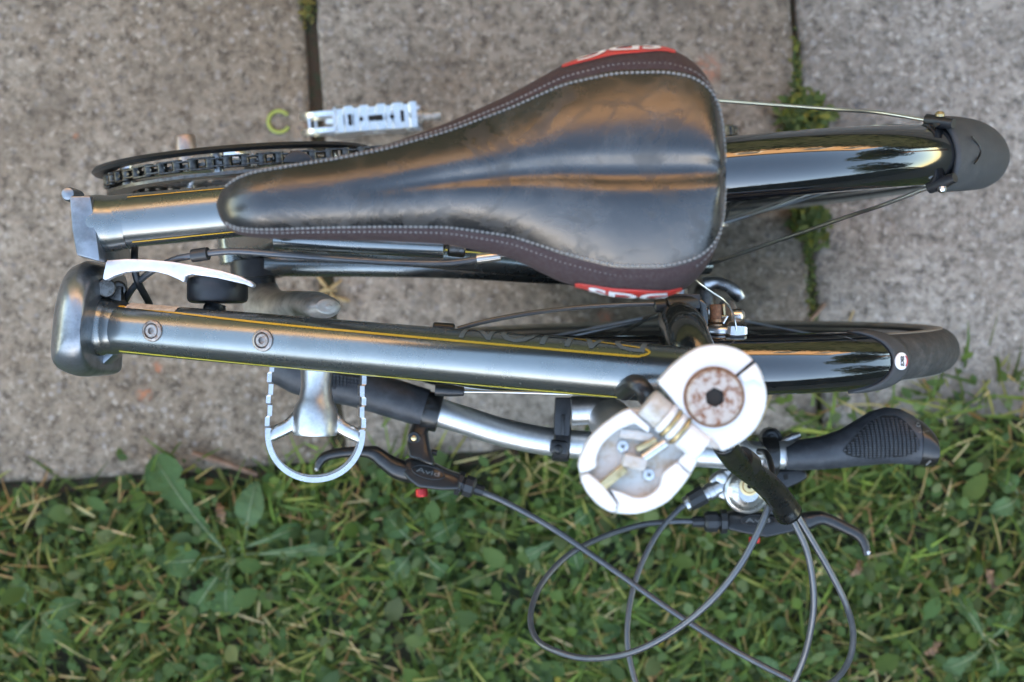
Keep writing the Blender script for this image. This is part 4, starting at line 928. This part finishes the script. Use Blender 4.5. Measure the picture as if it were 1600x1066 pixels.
# --- cables
def cable(name, pts, r, m, n=10): return G().tube([P(*p) for p in pts], r, 12, n).build(name, m, bike, sharp=80)
cable('brake_cable', [(1090, 815, .278), (1050, 815, .28), (1000, 821, .288), (940, 840, .305), (885, 870, .325), (845, 915, .345), (829, 962, .365), (838, 998, .38), (870, 1018, .395), (920, 1029, .41), (985, 1020, .43), (1050, 988, .445), (1110, 940, .46), (1155, 885, .47), (1185, 830, .475), (1206, 780, .475)], .0024, HOUSING)
cable('brake_cable', [(748, 767, ZB), (790, 785, ZB), (860, 824, .315), (950, 885, .325), (1050, 955, .34), (1140, 1012, .36), (1215, 1052, .375), (1262, 1073, .385), (1300, 1066, .40), (1326, 1033, .42), (1333, 990, .435), (1322, 945, .45), (1298, 895, .46), (1268, 843, .468), (1236, 790, .475)], .0024, HOUSING)
cable('gear_cable', [(1072, 788, .287), (1060, 797, .288), (1030, 830, .295), (1003, 880, .305), (986, 935, .315), (980, 990, .325), (985, 1035, .332), (1000, 1080, .34), (1040, 1130, .35), (1110, 1155, .37), (1180, 1130, .40), (1228, 1085, .42), (1255, 1030, .435), (1269, 970, .45), (1271, 920, .46), (1262, 865, .468), (1245, 825, .472), (1222, 785, .475)], .0024, HOUSING)
sleeve = G().tube([P(1128, 690, .60), P(1150, 720, .56), P(1178, 741, .525), P(1203, 762, .50), P(1222, 786, .485), P(1233, 803, .478)], [.0068, .0070, .0074, .0080, .0084, .0088], 24, 6, caps=False).build('cable_sleeve', mat('shiny_black_tape', (.006, .006, .006), .24, 0, 0, (60, (.012, .011, .01), .45, .7), (90, .25, .002)), bike, sharp=80, solid=.0012)
G().tube([P(1158, 716, .553), P(1166, 722, .545), P(1172, 727, .54)], [.0078, .0080, .0080], 20, 3).build('sleeve_tie', LEVERM, sleeve)
cable('short_cable', [(1186, 706, .36), (1196, 708, .375), (1203, 722, .40), (1206, 742, .43), (1200, 760, .455)], .0026, HOUSINGB)
cable('rear_brake_cable', [(187, 500, .40), (197, 468, .42), (215, 442, .435), (243, 420, .445), (272, 406, .452), (300, 400, .457), (331, 395, .46), (375, 393, .461), (450, 399, .46), (560, 407, .457), (640, 411, .455), (700, 411, .454), (748, 405, .455)], .0024, HOUSING)
fe = G().lathe(P(300, 400, .457), P(328, 396, .46) - P(300, 400, .457), [(.0025, 0), (.0046, .0004), (.0046, .0122), (.0025, .0127)], 18).build('cable_ferrule', HOUSINGB, bike)
G().lathe(P(745, 405, .455), P(790, 399, .455) - P(745, 405, .455), [(.0034, 0), (.0036, .001), (.0034, .0165), (.0012, .0175), (.0010, .021), (0, .0212)], 18).build('cable_end_tip', mat('warm_nickel', (.62, .57, .52), .3, .9), bike)
cable('hinge_cable', [(211, 385, .43), (210, 400, .44), (211, 424, .44), (218, 446, .435), (232, 472, .42), (240, 495, .40)], .0026, HOUSINGB)
cable('front_brake_cable', [(715, 514, .49), (760, 502, .488), (830, 489, .484), (910, 480, .478), (980, 476, .473), (1030, 475, .47)], .0017, HOUSING)
g = G().lathe(P(676, 511, .49), P(720, 514, .49) - P(676, 511, .49), [(.0020, 0), (.0034, .001), (.0034, .014), (.0022, .015)], 14); g.build('cable_stop', PLAST, bike)
cable('cable_wire', [(722, 612, .478), (800, 613, .482), (895, 616, .486)], .0011, INNER, 3)
G().lathe(P(680, 609, .478), P(727, 612, .478) - P(680, 609, .478), [(.0040, 0), (.0042, .001), (.0042, .010), (.0032, .0195), (.0018, .020)], 14).build('cable_stop', PLAST, bike)

# ------------------------------------------------------------------ lawn
def ribbons(n, base, az, elev, bend, length, width, prof, fold, cols, rows, twist=None):
    """n strips of rows+1 cross rows with 3 verts each; returns verts, quads, colours (numpy)"""
    K = rows; V = np.zeros((n, K + 1, 3, 3)); pos = base.copy(); d = np.stack([np.cos(az), np.sin(az)], 1); sd_ = np.stack([-np.sin(az), np.cos(az)], 1)
    for k in range(K + 1):
        e = elev - bend * k / K; w = width * prof[k] / 2
        nz = np.cos(e); nh = -np.sin(e)
        V[:, k, 1, :] = pos; 
        for j, s_ in ((0, -1), (2, 1)):
            V[:, k, j, 0] = pos[:, 0] + sd_[:, 0] * w * s_ + d[:, 0] * nh * w * fold; V[:, k, j, 1] = pos[:, 1] + sd_[:, 1] * w * s_ + d[:, 1] * nh * w * fold
            V[:, k, j, 2] = pos[:, 2] + nz * w * fold + (twist * s_ * w if twist is not None else 0)
        st = length / K
        pos = pos + np.stack([d[:, 0] * np.cos(e) * st, d[:, 1] * np.cos(e) * st, np.sin(e) * st], 1)
    V[..., 2] = np.maximum(V[..., 2], -.012)
    q = []
    for k in range(K):
        for j in range(2): q.append((k * 3 + j, k * 3 + j + 1, (k + 1) * 3 + j + 1, (k + 1) * 3 + j))
    q = np.array(q); Fq = (q[None] + (np.arange(n) * (K + 1) * 3)[:, None, None]).reshape(-1, 4)
    C = np.repeat(cols, (K + 1) * 3, 0)
    return V.reshape(-1, 3), Fq, C
def np_obj(name, V, Fq, C, m, parent=None):
    me = bpy.data.meshes.new(name); me.vertices.add(len(V)); me.vertices.foreach_set('co', V.astype(np.float32).ravel())
    me.loops.add(len(Fq) * 4); me.polygons.add(len(Fq)); me.loops.foreach_set('vertex_index', Fq.astype(np.int32).ravel())
    me.polygons.foreach_set('loop_start', np.arange(len(Fq), dtype=np.int32) * 4); me.update(calc_edges=True); me.validate()
    at = me.color_attributes.new('tint', 'FLOAT_COLOR', 'POINT'); at.data.foreach_set('color', np.concatenate([C, np.ones((len(C), 1))], 1).astype(np.float32).ravel())
    me.polygons.foreach_set('use_smooth', np.ones(len(Fq), dtype=bool)); me.materials.append(m)
    o = bpy.data.objects.new(name, me); COL.objects.link(o)
    if parent: o.parent = parent
    return o
LEAFM = mat('leaf', (.05, .09, .03), .6, attr='tint', spec=.22)
_n = LEAFM.node_tree; _b = _n.nodes['Principled BSDF']; _b.inputs['Transmission Weight'].default_value = 0; _b.inputs['Subsurface Weight'].default_value = .0
_tr = _n.nodes.new('ShaderNodeBsdfTranslucent'); _mx = _n.nodes.new('ShaderNodeMixShader'); _mx.inputs[0].default_value = .42
_at = [x for x in _n.nodes if x.type == 'ATTRIBUTE'][0]; _n.links.new(_at.outputs['Color'], _tr.inputs[0]); _n.links.new(_b.outputs[0], _mx.inputs[1]); _n.links.new(_tr.outputs[0], _mx.inputs[2])
_n.links.new(_mx.outputs[0], _n.nodes['Material Output'].inputs[0])
def edge_y(x): return EDGE0.y + (x - EDGE0.x) * SX.y / SX.x
def scatter(n, over=.012, deep=.75, xr=1.0, clump=True):
    x = RNG.uniform(-xr, xr, n); y = edge_y(x) + 1.6 * over * RNG.normal(0, .6, n).clip(-2, 1.8) * (RNG.random(n) < .2) - RNG.random(n) ** 1.0 * deep
    ragged = .014 * np.sin(x * 31) + .012 * np.sin(x * 77 + 1) + .008 * np.sin(x * 170)
    y += (ragged + .045 * np.clip((x + .05) / .45, 0, 1)) * np.exp(-np.maximum(edge_y(x) - y, 0) / .04)
    return np.stack([x, y, np.full(n, -.018)], 1)
def tints(n, cols, jit=.30):
    c = np.array(cols)[RNG.integers(0, len(cols), n)]; return np.array([1.78, 1.66, 1.42]) * c * RNG.uniform(1 - jit, 1 + jit, (n, 1)) * RNG.uniform(.93, 1.07, (n, 3))
GREENS = [(.070, .105, .024), (.054, .088, .022), (.105, .145, .034), (.040, .068, .018), (.16, .17, .050), (.074, .110, .034)]
lawn_bits = []
def field(p, k, ph): return np.sin(p[:, 0] * k + ph + 1.7 * np.sin(p[:, 1] * k * .8 + ph)) * np.sin(p[:, 1] * k * 1.1 - ph + 1.3 * np.sin(p[:, 0] * k * .7))
n = 46000; bb = scatter(n); keep = (field(bb, 38, .4) + .6 * field(bb, 90, 2.) + RNG.normal(0, .45, n)) > -.18; bb = bb[keep]; n = len(bb)
sh = (1 + .38 * field(bb, 26, 1.1) + .25 * field(bb, 70, .3))[:, None]
lawn_bits.append(ribbons(n, bb, 3.0 * field(bb, 22, .9) + RNG.normal(0, 1.0, n), RNG.uniform(.25, 1.4, n), RNG.uniform(.5, 2.6, n), RNG.uniform(.022, .085, n), RNG.uniform(.0013, .0046, n), [.7, 1, .95, .7, .08], .25, tints(n, GREENS) * sh, 4))
n = 4600; lawn_bits.append(ribbons(n, scatter(n, .02) + np.array([0, 0, .022]), RNG.uniform(0, 2 * PI, n), RNG.uniform(-.1, .6, n), RNG.uniform(-.2, .8, n), RNG.uniform(.015, .05, n), RNG.uniform(.0012, .003, n), [.7, 1, .9, .6, .2], .2, tints(n, [(.30, .22, .10), (.36, .29, .16), (.22, .13, .06), (.17, .17, .05)]), 4))
Vs, Fs, Cs, off = [], [], [], 0
for v, f, c in lawn_bits: Vs.append(v); Fs.append(f + off); Cs.append(c); off += len(v)
grass = np_obj('grass', np.concatenate(Vs), np.concatenate(Fs), np.concatenate(Cs), LEAFM); grass['kind'] = 'stuff'
grass['label'] = 'rough green lawn grass with dry straws along the paving edge'
# small broad leaves: clover and seedlings between the blades
n = 17000; b0 = scatter(n, .016); b0[:, 2] = RNG.uniform(-.008, .024, n)
wl = RNG.uniform(.004, .0095, n) * np.where(RNG.random(n) < .10, RNG.uniform(1.4, 2.3, n), 1)
cl = ribbons(n, b0, RNG.uniform(0, 2 * PI, n), RNG.uniform(-.15, .9, n), RNG.uniform(0, .9, n), wl * RNG.uniform(1.1, 1.9, n), wl, [.12, .75, 1, .85, .15], .22, tints(n, [(.044, .078, .024), (.058, .092, .030), (.038, .066, .024), (.082, .108, .046), (.056, .088, .020)]), 4)
n = 60; b1 = scatter(n, .01); b1[:, 2] = RNG.uniform(.0, .02, n); w2 = RNG.uniform(.005, .011, n)
c2 = ribbons(n, b1, RNG.uniform(0, 2 * PI, n), RNG.uniform(-.1, .6, n), RNG.uniform(0, .8, n), w2 * 1.3, w2, [.12, .75, 1, .85, .15], .22, tints(n, [(.16, .13, .02), (.13, .06, .02), (.14, .11, .025)]), 4)
clover = np_obj('clover', np.concatenate([cl[0], c2[0]]), np.concatenate([cl[1], c2[1] + len(cl[0])]), np.concatenate([cl[2], c2[2]]), LEAFM); clover['kind'] = 'stuff'
clover['label'] = 'small round clover and weed leaves growing through the lawn'

# larger weeds, leaf by leaf
def big_leaf(base, tip, width, lobes, lift, droop, tint, rib=True, shape='lance'):
    base, tip = Vector(base), Vector(tip); L = (tip - base).length; ax = (tip - base).normalized(); sd_ = Vector((-ax.y, ax.x, 0)).normalized(); n = 28; g = G(); rnd = random.Random(int(base.x * 1e5) + int(tip.y * 1e5))
    for k in range(n + 1):
        t = k / n
        if shape == 'lance': w = (.10 + .9 * min(1, t * 1.25) ** 1.3) * (1 - max(0, (t - .72) / .28) ** 2) ** .5
        else: w = .09 if t < .30 else math.sin(min(1, (t - .30) / .70) ** .8 * PI) ** .7 + .03
        if lobes: w *= .50 + .50 * ((t * lobes * 1.6 + .3) % 1) ** .7 if t < .75 else 1
        w *= rnd.uniform(.93, 1.05)
        c = base.lerp(tip, t) + Vector((0, 0, lift * math.sin(t * PI) - droop * t * t))
        wob = rnd.uniform(-.0007, .0007)
        for v in (-1, -.5, 0, .5, 1): g.v.append(c + sd_ * (v * w * width / 2) + Vector((0, 0, abs(v) ** 1.2 * w * width * .16 + wob * abs(v) + .0012 * math.sin(t * 19 + v * 3) * abs(v))))
    for k in range(n):
        for j in range(4): g.f.append((k * 5 + j, k * 5 + j + 1, (k + 1) * 5 + j + 1, (k + 1) * 5 + j))
    return g, [base.lerp(tip, t) + Vector((0, 0, lift * math.sin(t * PI) - droop * t * t + .0006)) for t in (0, .2, .4, .6, .8, .93)]
LM = {}
def leafmat(t):
    if t not in LM: LM[t] = mat('weed_leaf', t, .6, 0, 0, (90, tuple(c * 1.35 for c in t), .4, .7), (110, .9, .003), spec=.22)
    return LM[t]
RIBM = mat('pale_leaf_rib', (.17, .21, .10), .6)
def weed(name, label, cat, centre, leaves, group=None):
    c = P(*centre, 0); root = empty(name, (c.x, c.y, -.012), label, cat, group)
    for (bx, by, bz), (tx, ty, tz), w, lobes, lift, droop, tint, shape in leaves:
        g, rib = big_leaf(P(bx, by, bz - .015), P(tx, ty, tz - .017), w * .82, lobes, lift, droop, tint, shape=shape)
        lf = g.build('leaf', leafmat(tint), root, origin=world_loc(root), sharp=80)
        G().tube(rib, [.0011, .0010, .0008, .0007, .0005, .0003], 6, 3).build('midrib', RIBM, lf, origin=world_loc(lf))
T1, T2, T3 = (.042, .080, .024), (.050, .090, .028), (.064, .105, .040)
weed('dandelion', 'dandelion with long toothed leaf reaching over the paving edge', 'weed', (360, 868), [
    ((352, 862, .02), (238, 712, .035), .052, 5, .014, .004, T1, 'lance'),
    ((384, 850, .02), (400, 752, .038), .034, 0, .012, .004, T3, 'ovate'),
    ((372, 858, .02), (470, 822, .03), .020, 3, .012, .006, T2, 'lance'),
    ((352, 868, .02), (246, 880, .03), .038, 0, .012, .008, T1, 'ovate'),
    ((360, 872, .02), (352, 965, .025), .042, 4, .012, .008, T2, 'lance'),
    ((378, 866, .02), (545, 852, .03), .020, 0, .014, .006, T3, 'lance'),
    ((366, 866, .02), (300, 958, .028), .032, 3, .012, .008, T1, 'lance')])
weed('broadleaf_weed', 'broad soft-leaved weed in the lawn between the round-caged pedal and cable loop', 'weed', (650, 850), [
    ((650, 850, .02), (600, 800, .03), .03, 0, .012, .006, T2, 'ovate'), ((655, 850, .02), (720, 812, .03), .026, 0, .012, .006, T1, 'ovate'),
    ((650, 855, .02), (610, 905, .03), .026, 0, .012, .006, T3, 'ovate'), ((655, 855, .02), (700, 900, .03), .022, 3, .012, .006, T2, 'lance')])
weed('broadleaf_weed', 'low broad-leaved weed in the open lawn left of the dandelion', 'weed', (62, 960), [
    ((60, 955, .02), (20, 905, .03), .03, 0, .012, .006, T3, 'ovate'), ((62, 955, .02), (105, 1000, .03), .034, 0, .012, .006, T2, 'ovate'),
    ((60, 960, .02), (15, 1010, .03), .034, 4, .012, .006, T1, 'lance'), ((64, 960, .02), (125, 940, .03), .028, 0, .012, .006, T2, 'ovate')])
weed('broadleaf_weed', 'leafy weed in the lawn far beyond the rubber hand grip', 'weed', (1540, 1000), [
    ((1540, 1005, .02), (1475, 1048, .03), .026, 4, .012, .006, T3, 'lance'), ((1538, 1000, .02), (1490, 925, .03), .022, 0, .014, .006, T2, 'lance'),
    ((1545, 1000, .02), (1590, 935, .03), .026, 0, .014, .006, T1, 'lance'), ((1545, 1004, .02), (1560, 1060, .03), .03, 3, .012, .006, T2, 'lance')])
weed('broadleaf_weed', 'pale soft weed leaf clump in the lawn under the black lever tip', 'weed', (1225, 1052), [
    ((1225, 1060, .02), (1180, 1028, .03), .024, 0, .010, .004, T3, 'ovate'), ((1228, 1058, .02), (1280, 1090, .03), .026, 0, .010, .004, T2, 'ovate'), ((1225, 1062, .02), (1170, 1085, .03), .02, 0, .010, .004, T2, 'lance')])
weed('broadleaf_weed', 'long pale weed leaf lying in the grass under the left hand cable', 'weed', (880, 830), [
    ((890, 828, .02), (812, 875, .035), .020, 3, .012, .003, T3, 'lance'), ((886, 826, .02), (930, 790, .03), .022, 0, .012, .006, T2, 'ovate'), ((888, 832, .02), (905, 895, .03), .02, 0, .012, .006, T1, 'ovate')])
weed('broadleaf_weed', 'narrow weed tuft at the paving edge below the black bracket', 'weed', (670, 775), [
    ((672, 780, .02), (690, 735, .03), .02, 0, .012, .004, T1, 'ovate'), ((670, 782, .02), (722, 760, .03), .022, 0, .012, .006, T2, 'ovate'), ((668, 785, .02), (640, 820, .03), .02, 0, .01, .006, T1, 'ovate')])
weed('broadleaf_weed', 'smooth weed leaves in the lawn beside the outer end of the grip', 'weed', (1588, 770), [
    ((1590, 772, .02), (1560, 742, .03), .026, 0, .012, .006, T2, 'ovate'), ((1590, 775, .02), (1548, 800, .03), .024, 0, .012, .006, T3, 'ovate'), ((1595, 770, .02), (1630, 735, .03), .026, 0, .012, .006, T1, 'ovate')])
# weeds in the right-hand joint
def tuft(name, label, pts, n, size, spread, cols, h=.012, cat='weed'):
    base = np.array([P(*pts[i], .0) for i in RNG.integers(0, len(pts), n)]) + np.stack([RNG.normal(0, spread[0], n), RNG.normal(0, spread[1], n), RNG.uniform(-.006, h, n)], 1)
    w = RNG.uniform(*size, n); v, f, c = ribbons(n, base, RNG.uniform(0, 2 * PI, n), RNG.uniform(-.1, 1.0, n), RNG.uniform(0, .9, n), w * RNG.uniform(1.4, 2.6, n), w, [.15, .8, 1, .8, .15], .22, tints(n, cols), 4)
    o0 = P(*pts[0], 0); v = v - np.array(o0); o = np_obj(name, v, f, c, LEAFM); o.location = o0; tag(o, label, cat); return o
MOSS = [(.06, .085, .03), (.085, .11, .04), (.05, .075, .03), (.12, .13, .03)]
tuft('joint_weed', 'bushy green weed in the paving joint above the rear mudguard stay', [(1250, 165), (1245, 190), (1262, 185), (1275, 190), (1235, 190), (1255, 205)], 420, (.003, .007), (.008, .008), MOSS, .02)
tuft('joint_weed', 'bushy green weed in the paving joint between mudguard and quick release', [(1258, 315), (1262, 335), (1255, 350), (1265, 362), (1260, 300)], 380, (.003, .007), (.007, .007), MOSS, .02)
tuft('joint_moss', 'thin strip of green moss in the paving joint near the lawn side weed', [(1259, 385), (1262, 400), (1264, 415), (1266, 440), (1268, 470), (1270, 490)], 160, (.0015, .0035), (.0022, .006), MOSS, .003, 'moss')
tuft('joint_moss', 'thin strip of yellowed moss in the paving joint above the mudguard weed', [(1242, 95), (1244, 110), (1246, 125), (1248, 140), (1241, 70)], 120, (.0015, .0035), (.0022, .006), MOSS, .003, 'moss')
tuft('joint_moss', 'mossy brown fleck in the dark paving joint beyond the loose pedal', [(478, 5), (480, 15), (479, 25)], 60, (.0015, .0035), (.003, .006), [(.12, .10, .03), (.07, .08, .03)], .003, 'moss')
# dried root star in the left joint
c = P(513, 452, 0); root = empty('dried_weed', (c.x, c.y, -.010), 'dried straw-coloured weed stalks lying in the brown paving joint', 'dried weed')
DRY = mat('dry_straw', (.40, .28, .13), .8, 0, 0, (150, (.28, .18, .08), .4, .7))
for pts in ([(490, 424), (503, 440), (513, 452)], [(534, 438), (523, 446), (513, 453)], [(513, 452), (522, 466), (530, 480)], [(512, 452), (505, 470), (508, 488)], [(520, 462), (536, 468), (545, 470)], [(500, 456), (513, 452), (525, 455)], [(515, 462), (518, 474), (512, 482)]):
    G().tube([P(x, y, .004 + .004 * (i == 1)) for i, (x, y) in enumerate(pts)], [.0012, .0021, .0016], 7, 4).build('stalk', DRY, root, origin=world_loc(root))
# twigs, straws, fallen leaves
TWIG = mat('brown_twig', (.17, .095, .06), .85, 0, 0, (120, (.28, .17, .11), .4, .7))
def twig(pts, r, label, m=TWIG):
    c = P(*pts[0], 0); tag(G().tube([P(x, y, .003 + r) for x, y in pts], [r, r * 1.05, r * .7] if len(pts) == 3 else r, 8, 4).build('twig', m, None, origin=(c.x, c.y, 0)), label, 'twig')
twig([(300, 709), (345, 722), (402, 742)], .0030, 'reddish brown twig on the paving edge beside the dandelion leaf')
twig([(1289, 474), (1276, 490), (1260, 506)], .0022, 'short dark brown twig lying on the mossy paving joint')
twig([(1334, 485), (1328, 500), (1324, 512)], .0012, 'thin pale straw lying on the paving by the tyre', DRY)
twig([(1000, 688), (960, 690), (905, 700)], .0010, 'x') if False else None
def dead_leaf(px, py, z, s_, rot, label):
    c = P(px, py, z); g = G(); n = 10
    for k in range(n + 1):
        t = k / n; w = math.sin(t * PI) ** .7 * .24 * (.8 + .4 * math.sin(k * 2.3 + px))
        for v in (-1, 0, 1): q = Vector(((t - .5), v * w, .45 * abs(v) * w + .20 * math.sin(t * 5 + px) + .04 * math.sin(k * 1.9 + v))) * s_; q.rotate(Euler((.2, .1, rot))); g.v.append(c + q)
    for k in range(n):
        for j in range(2): g.f.append((k * 3 + j, k * 3 + j + 1, (k + 1) * 3 + j + 1, (k + 1) * 3 + j))
    tag(g.build('dead_leaf', DEAD, None, origin=(c.x, c.y, z), solid=.0005), label, 'dead leaf', 'brown leaves fallen in the grass')
DEAD = mat('brown_dead_leaf', (.11, .055, .028), .7, 0, 0, (200, (.33, .18, .09), .4, .7))
for px, py, s_, rot, label in ((1549, 905, .026, 2.2, 'curled brown dead leaf in open grass beyond the black lever'), (1458, 1012, .024, .4, 'brown dead leaf in the grass near the pale leafy weed'), (1338, 888, .020, .9, 'orange-brown dead leaf in the grass just below the lever tip'), (345, 800, .022, 1.9, 'brown dead leaf tucked beneath the dandelion by the paving')):
    dead_leaf(px, py, .022, s_, rot, label)

# ------------------------------------------------------------------ surroundings mirrored in the paint: house, added hedges, trees
house = empty('house', (0, 6.0, 0), 'two-storey sandy brick house with sash windows facing the lawn', 'house')
BRICK = mat('sandy_brick', (.45, .30, .18), .85, 0, 0, (14, (.37, .23, .13), .4, .65))
TRIM = mat('white_window_paint', (.72, .70, .66), .5); PANE = mat('window_glass', (.03, .035, .04), .05, 0, 0, spec=.9)
ROOF = mat('dark_slate', (.09, .085, .085), .7, 0, 0, (8, (.13, .12, .115), .4, .65))
HX, HY, HHt, FY = 9.0, 6.0, 7.2, 6.0
wins = [(-6.5, .9, 1.4, 1.5), (-2.6, .9, 1.4, 1.5), (4.2, .9, 1.4, 1.5), (7.0, .9, 1.2, 1.5), (-6.5, 4.9, 1.3, 1.3), (-2.6, 4.9, 1.3, 1.3), (1.0, 4.9, 1.1, 1.3), (4.2, 4.9, 1.3, 1.3), (7.0, 4.9, 1.2, 1.3)]
door = (1.0, 0, 1.0, 2.1)
xs_ = sorted({-HX, HX} | {w[0] - w[2] / 2 for w in wins + [door]} | {w[0] + w[2] / 2 for w in wins + [door]}); zs_ = sorted({0, HHt} | {w[1] for w in wins} | {w[1] + w[3] for w in wins} | {2.1})
g = G()
for i in range(len(xs_) - 1):
    for j in range(len(zs_) - 1):
        cx, cz_ = (xs_[i] + xs_[i + 1]) / 2, (zs_[j] + zs_[j + 1]) / 2
        if any(abs(cx - w[0]) < w[2] / 2 and w[1] < cz_ < w[1] + w[3] for w in wins + [door]): continue
        g.box((cx, FY + .15, cz_), (xs_[i + 1] - xs_[i], .3, zs_[j + 1] - zs_[j]))
for sx in (-1, 1): g.box((sx * (HX - .15), FY + .3 + HY / 2, HHt / 2), (.3, HY, HHt))
g.box((0, FY + .45 + HY, HHt / 2), (2 * HX, .3, HHt))
g.build('wall', BRICK, house, origin=(0, 6.0, 0))
rf = G(); prof = [(FY - .4, HHt), (FY + HY / 2 + .3, HHt + 2.4), (FY + HY + .9, HHt), (FY + HY + .9, HHt + .15), (FY + HY / 2 + .3, HHt + 2.6), (FY - .4, HHt + .15)]
b = 0
for x in (-HX - .3, HX + .3):
    for y, z in prof: rf.v.append(Vector((x, y, z)))
rf.f += [tuple(range(6)), tuple(range(11, 5, -1))] + [(i, (i + 1) % 6, 6 + (i + 1) % 6, 6 + i) for i in range(6)]
roof = rf.build('roof', ROOF, house, origin=(0, 6.0, 0))
ch = G().box((-4, FY + HY / 2 + .3, HHt + 2.9), (.7, .9, 1.8)).build('chimney', BRICK, roof, origin=world_loc(roof))
for x, z, w, h in wins:
    wn = G()
    for dx_ in (-w / 2 + .04, w / 2 - .04): wn.box((x + dx_, FY + .13, z + h / 2), (.08, .08, h))
    for dz_ in (.04, h / 2, h - .04): wn.box((x, FY + .14, z + dz_), (w - .16, .07, .08))
    wo = wn.build('window', TRIM, house, origin=(0, 6.0, 0))
    G().box((x, FY + .17, z + h / 2), (w - .1, .02, h - .1)).build('pane', PANE, wo, origin=world_loc(wo))
    G().box((x, FY - .03, z - .05), (w + .2, .2, .09)).build('sill', TRIM, wo, origin=world_loc(wo))
dr = G().box((1.0, FY + .16, 1.04), (.96, .06, 2.06)).build('door', mat('dark_green_door', (.03, .07, .05), .4), house, origin=(0, 6.0, 0))
G().lathe((1.36, FY + .13, 1.05), (0, -1, 0), [(.02, 0), (.02, .03), (.035, .04), (.03, .06), (0, .07)], 14).build('handle', BRASS2, dr, origin=world_loc(dr))
def leaf_cloud(n, fn, size, cols):
    base = fn(n); w = RNG.uniform(*size, n); v, f, c = ribbons(n, base, RNG.uniform(0, 2 * PI, n), RNG.uniform(-1, 1.2, n), RNG.uniform(-.3, .9, n), w * 1.7, w, [.2, 1, .2], .2, tints(n, cols, .35), 2); return v, f, c
HC = [(.024, .042, .014), (.034, .056, .018), (.020, .036, .014)]
HCORE = mat('added_hedge_core', (.02, .03, .012), .9)
def added_hedge(loc, size, n, label, rot=0):
    root = empty('added_hedge', loc, label, 'added_hedge', None); sx, sy, sz = size
    def fn(n):
        p = np.stack([RNG.uniform(-sx, sx, n) / 2, RNG.uniform(-sy, sy, n) / 2, RNG.uniform(0.05, sz, n)], 1); k = RNG.integers(0, 4, n)
        p[k == 0, 1] = -sy / 2; p[k == 1, 1] = sy / 2; p[k == 2, 2] = sz; p[:, 1] += RNG.normal(0, .05, n); p[:, 2] += RNG.normal(0, .06, n); p[:, 2] = np.maximum(p[:, 2], .05); return p
    v, f, c = leaf_cloud(n, fn, (.05, .11), HC); o = np_obj('foliage', v, f, c, LEAFM, root)
    core = G(); nx = 24
    core.grid(lambda i, j: (-sx / 2 + sx * i / nx, [-.42, -.44, -.36, 0, .36, .44, .42][j] * sy + .03 * math.sin(i * 2.1 + j), [0, .5, .9, .95, .9, .5, 0][j] * sz + .02 * math.sin(i * 1.7 + j)), nx + 1, 7)
    core.build('branches', HCORE, root, origin=(0, 0, 0)).location = (0, 0, 0)
    root.rotation_euler.z = rot; return root
added_hedge((0, -6.2, 0), (26, 1.2, 3.2), 9500, 'unseen long hedging added to keep the low sun off the bicycle')  # out of view, added to block the sun so the bicycle lies in shade
added_hedge((3.2, 3.1, 0), (8.4, .8, 2.35), 5200, 'unseen tall hedging added for its dark reflection, before the house door')  # out of view, added with the next to darken reflections below the lit wall
added_hedge((-5.2, 3.1, 0), (8.2, .8, 2.35), 5200, 'unseen tall hedging added for its dark reflection, before the house windows')  # second added screen, also only for the dark band in the reflections
def tree(loc, h, r, n, label):
    root = empty('tree', loc, label, 'tree', 'garden trees round the lawn'); L = Vector(loc)
    tr = G().tube([(0, 0, -.1), (.05, .02, h * .3), (-.04, .05, h * .62), (.02, 0, h * .85)], [.17, .13, .09, .03], 12, 4)
    for k in range(6):
        a = k * 1.05; tr.tube([(0, .03, h * (.32 + .06 * k)), (math.cos(a) * r * .45, math.sin(a) * r * .45, h * (.5 + .06 * k)), (math.cos(a) * r * .8, math.sin(a) * r * .8, h * (.58 + .06 * k))], [.06, .04, .015], 8, 4)
    t = tr.build('trunk', TWIG, root, origin=(0, 0, 0)); t.location = (0, 0, 0)
    cc = [(math.cos(k * 2.4) * r * .55 * RNG.uniform(.4, 1), math.sin(k * 2.4) * r * .55 * RNG.uniform(.4, 1), h * RNG.uniform(.48, .9)) for k in range(14)]
    def fn(n):
        c = np.array(cc)[RNG.integers(0, len(cc), n)]; d = RNG.normal(0, 1, (n, 3)); d /= np.linalg.norm(d, axis=1)[:, None]; return c + d * (r * .42 * RNG.uniform(.5, 1, n) ** .5)[:, None]
    v, f, c = leaf_cloud(n, fn, (.07, .14), HC); np_obj('crown', v, f, c, LEAFM, root)
tree((6.0, 1.6, 0), 5.6, 2.0, 6000, 'broad leafy garden tree beside the sandy house')
tree((6.6, -2.6, 0), 4.6, 1.9, 5000, 'leafy garden tree between the long hedging and house')
tree((-8.5, -1.5, 0), 5.5, 2.1, 5000, 'leafy garden tree standing at the far end of the paving')
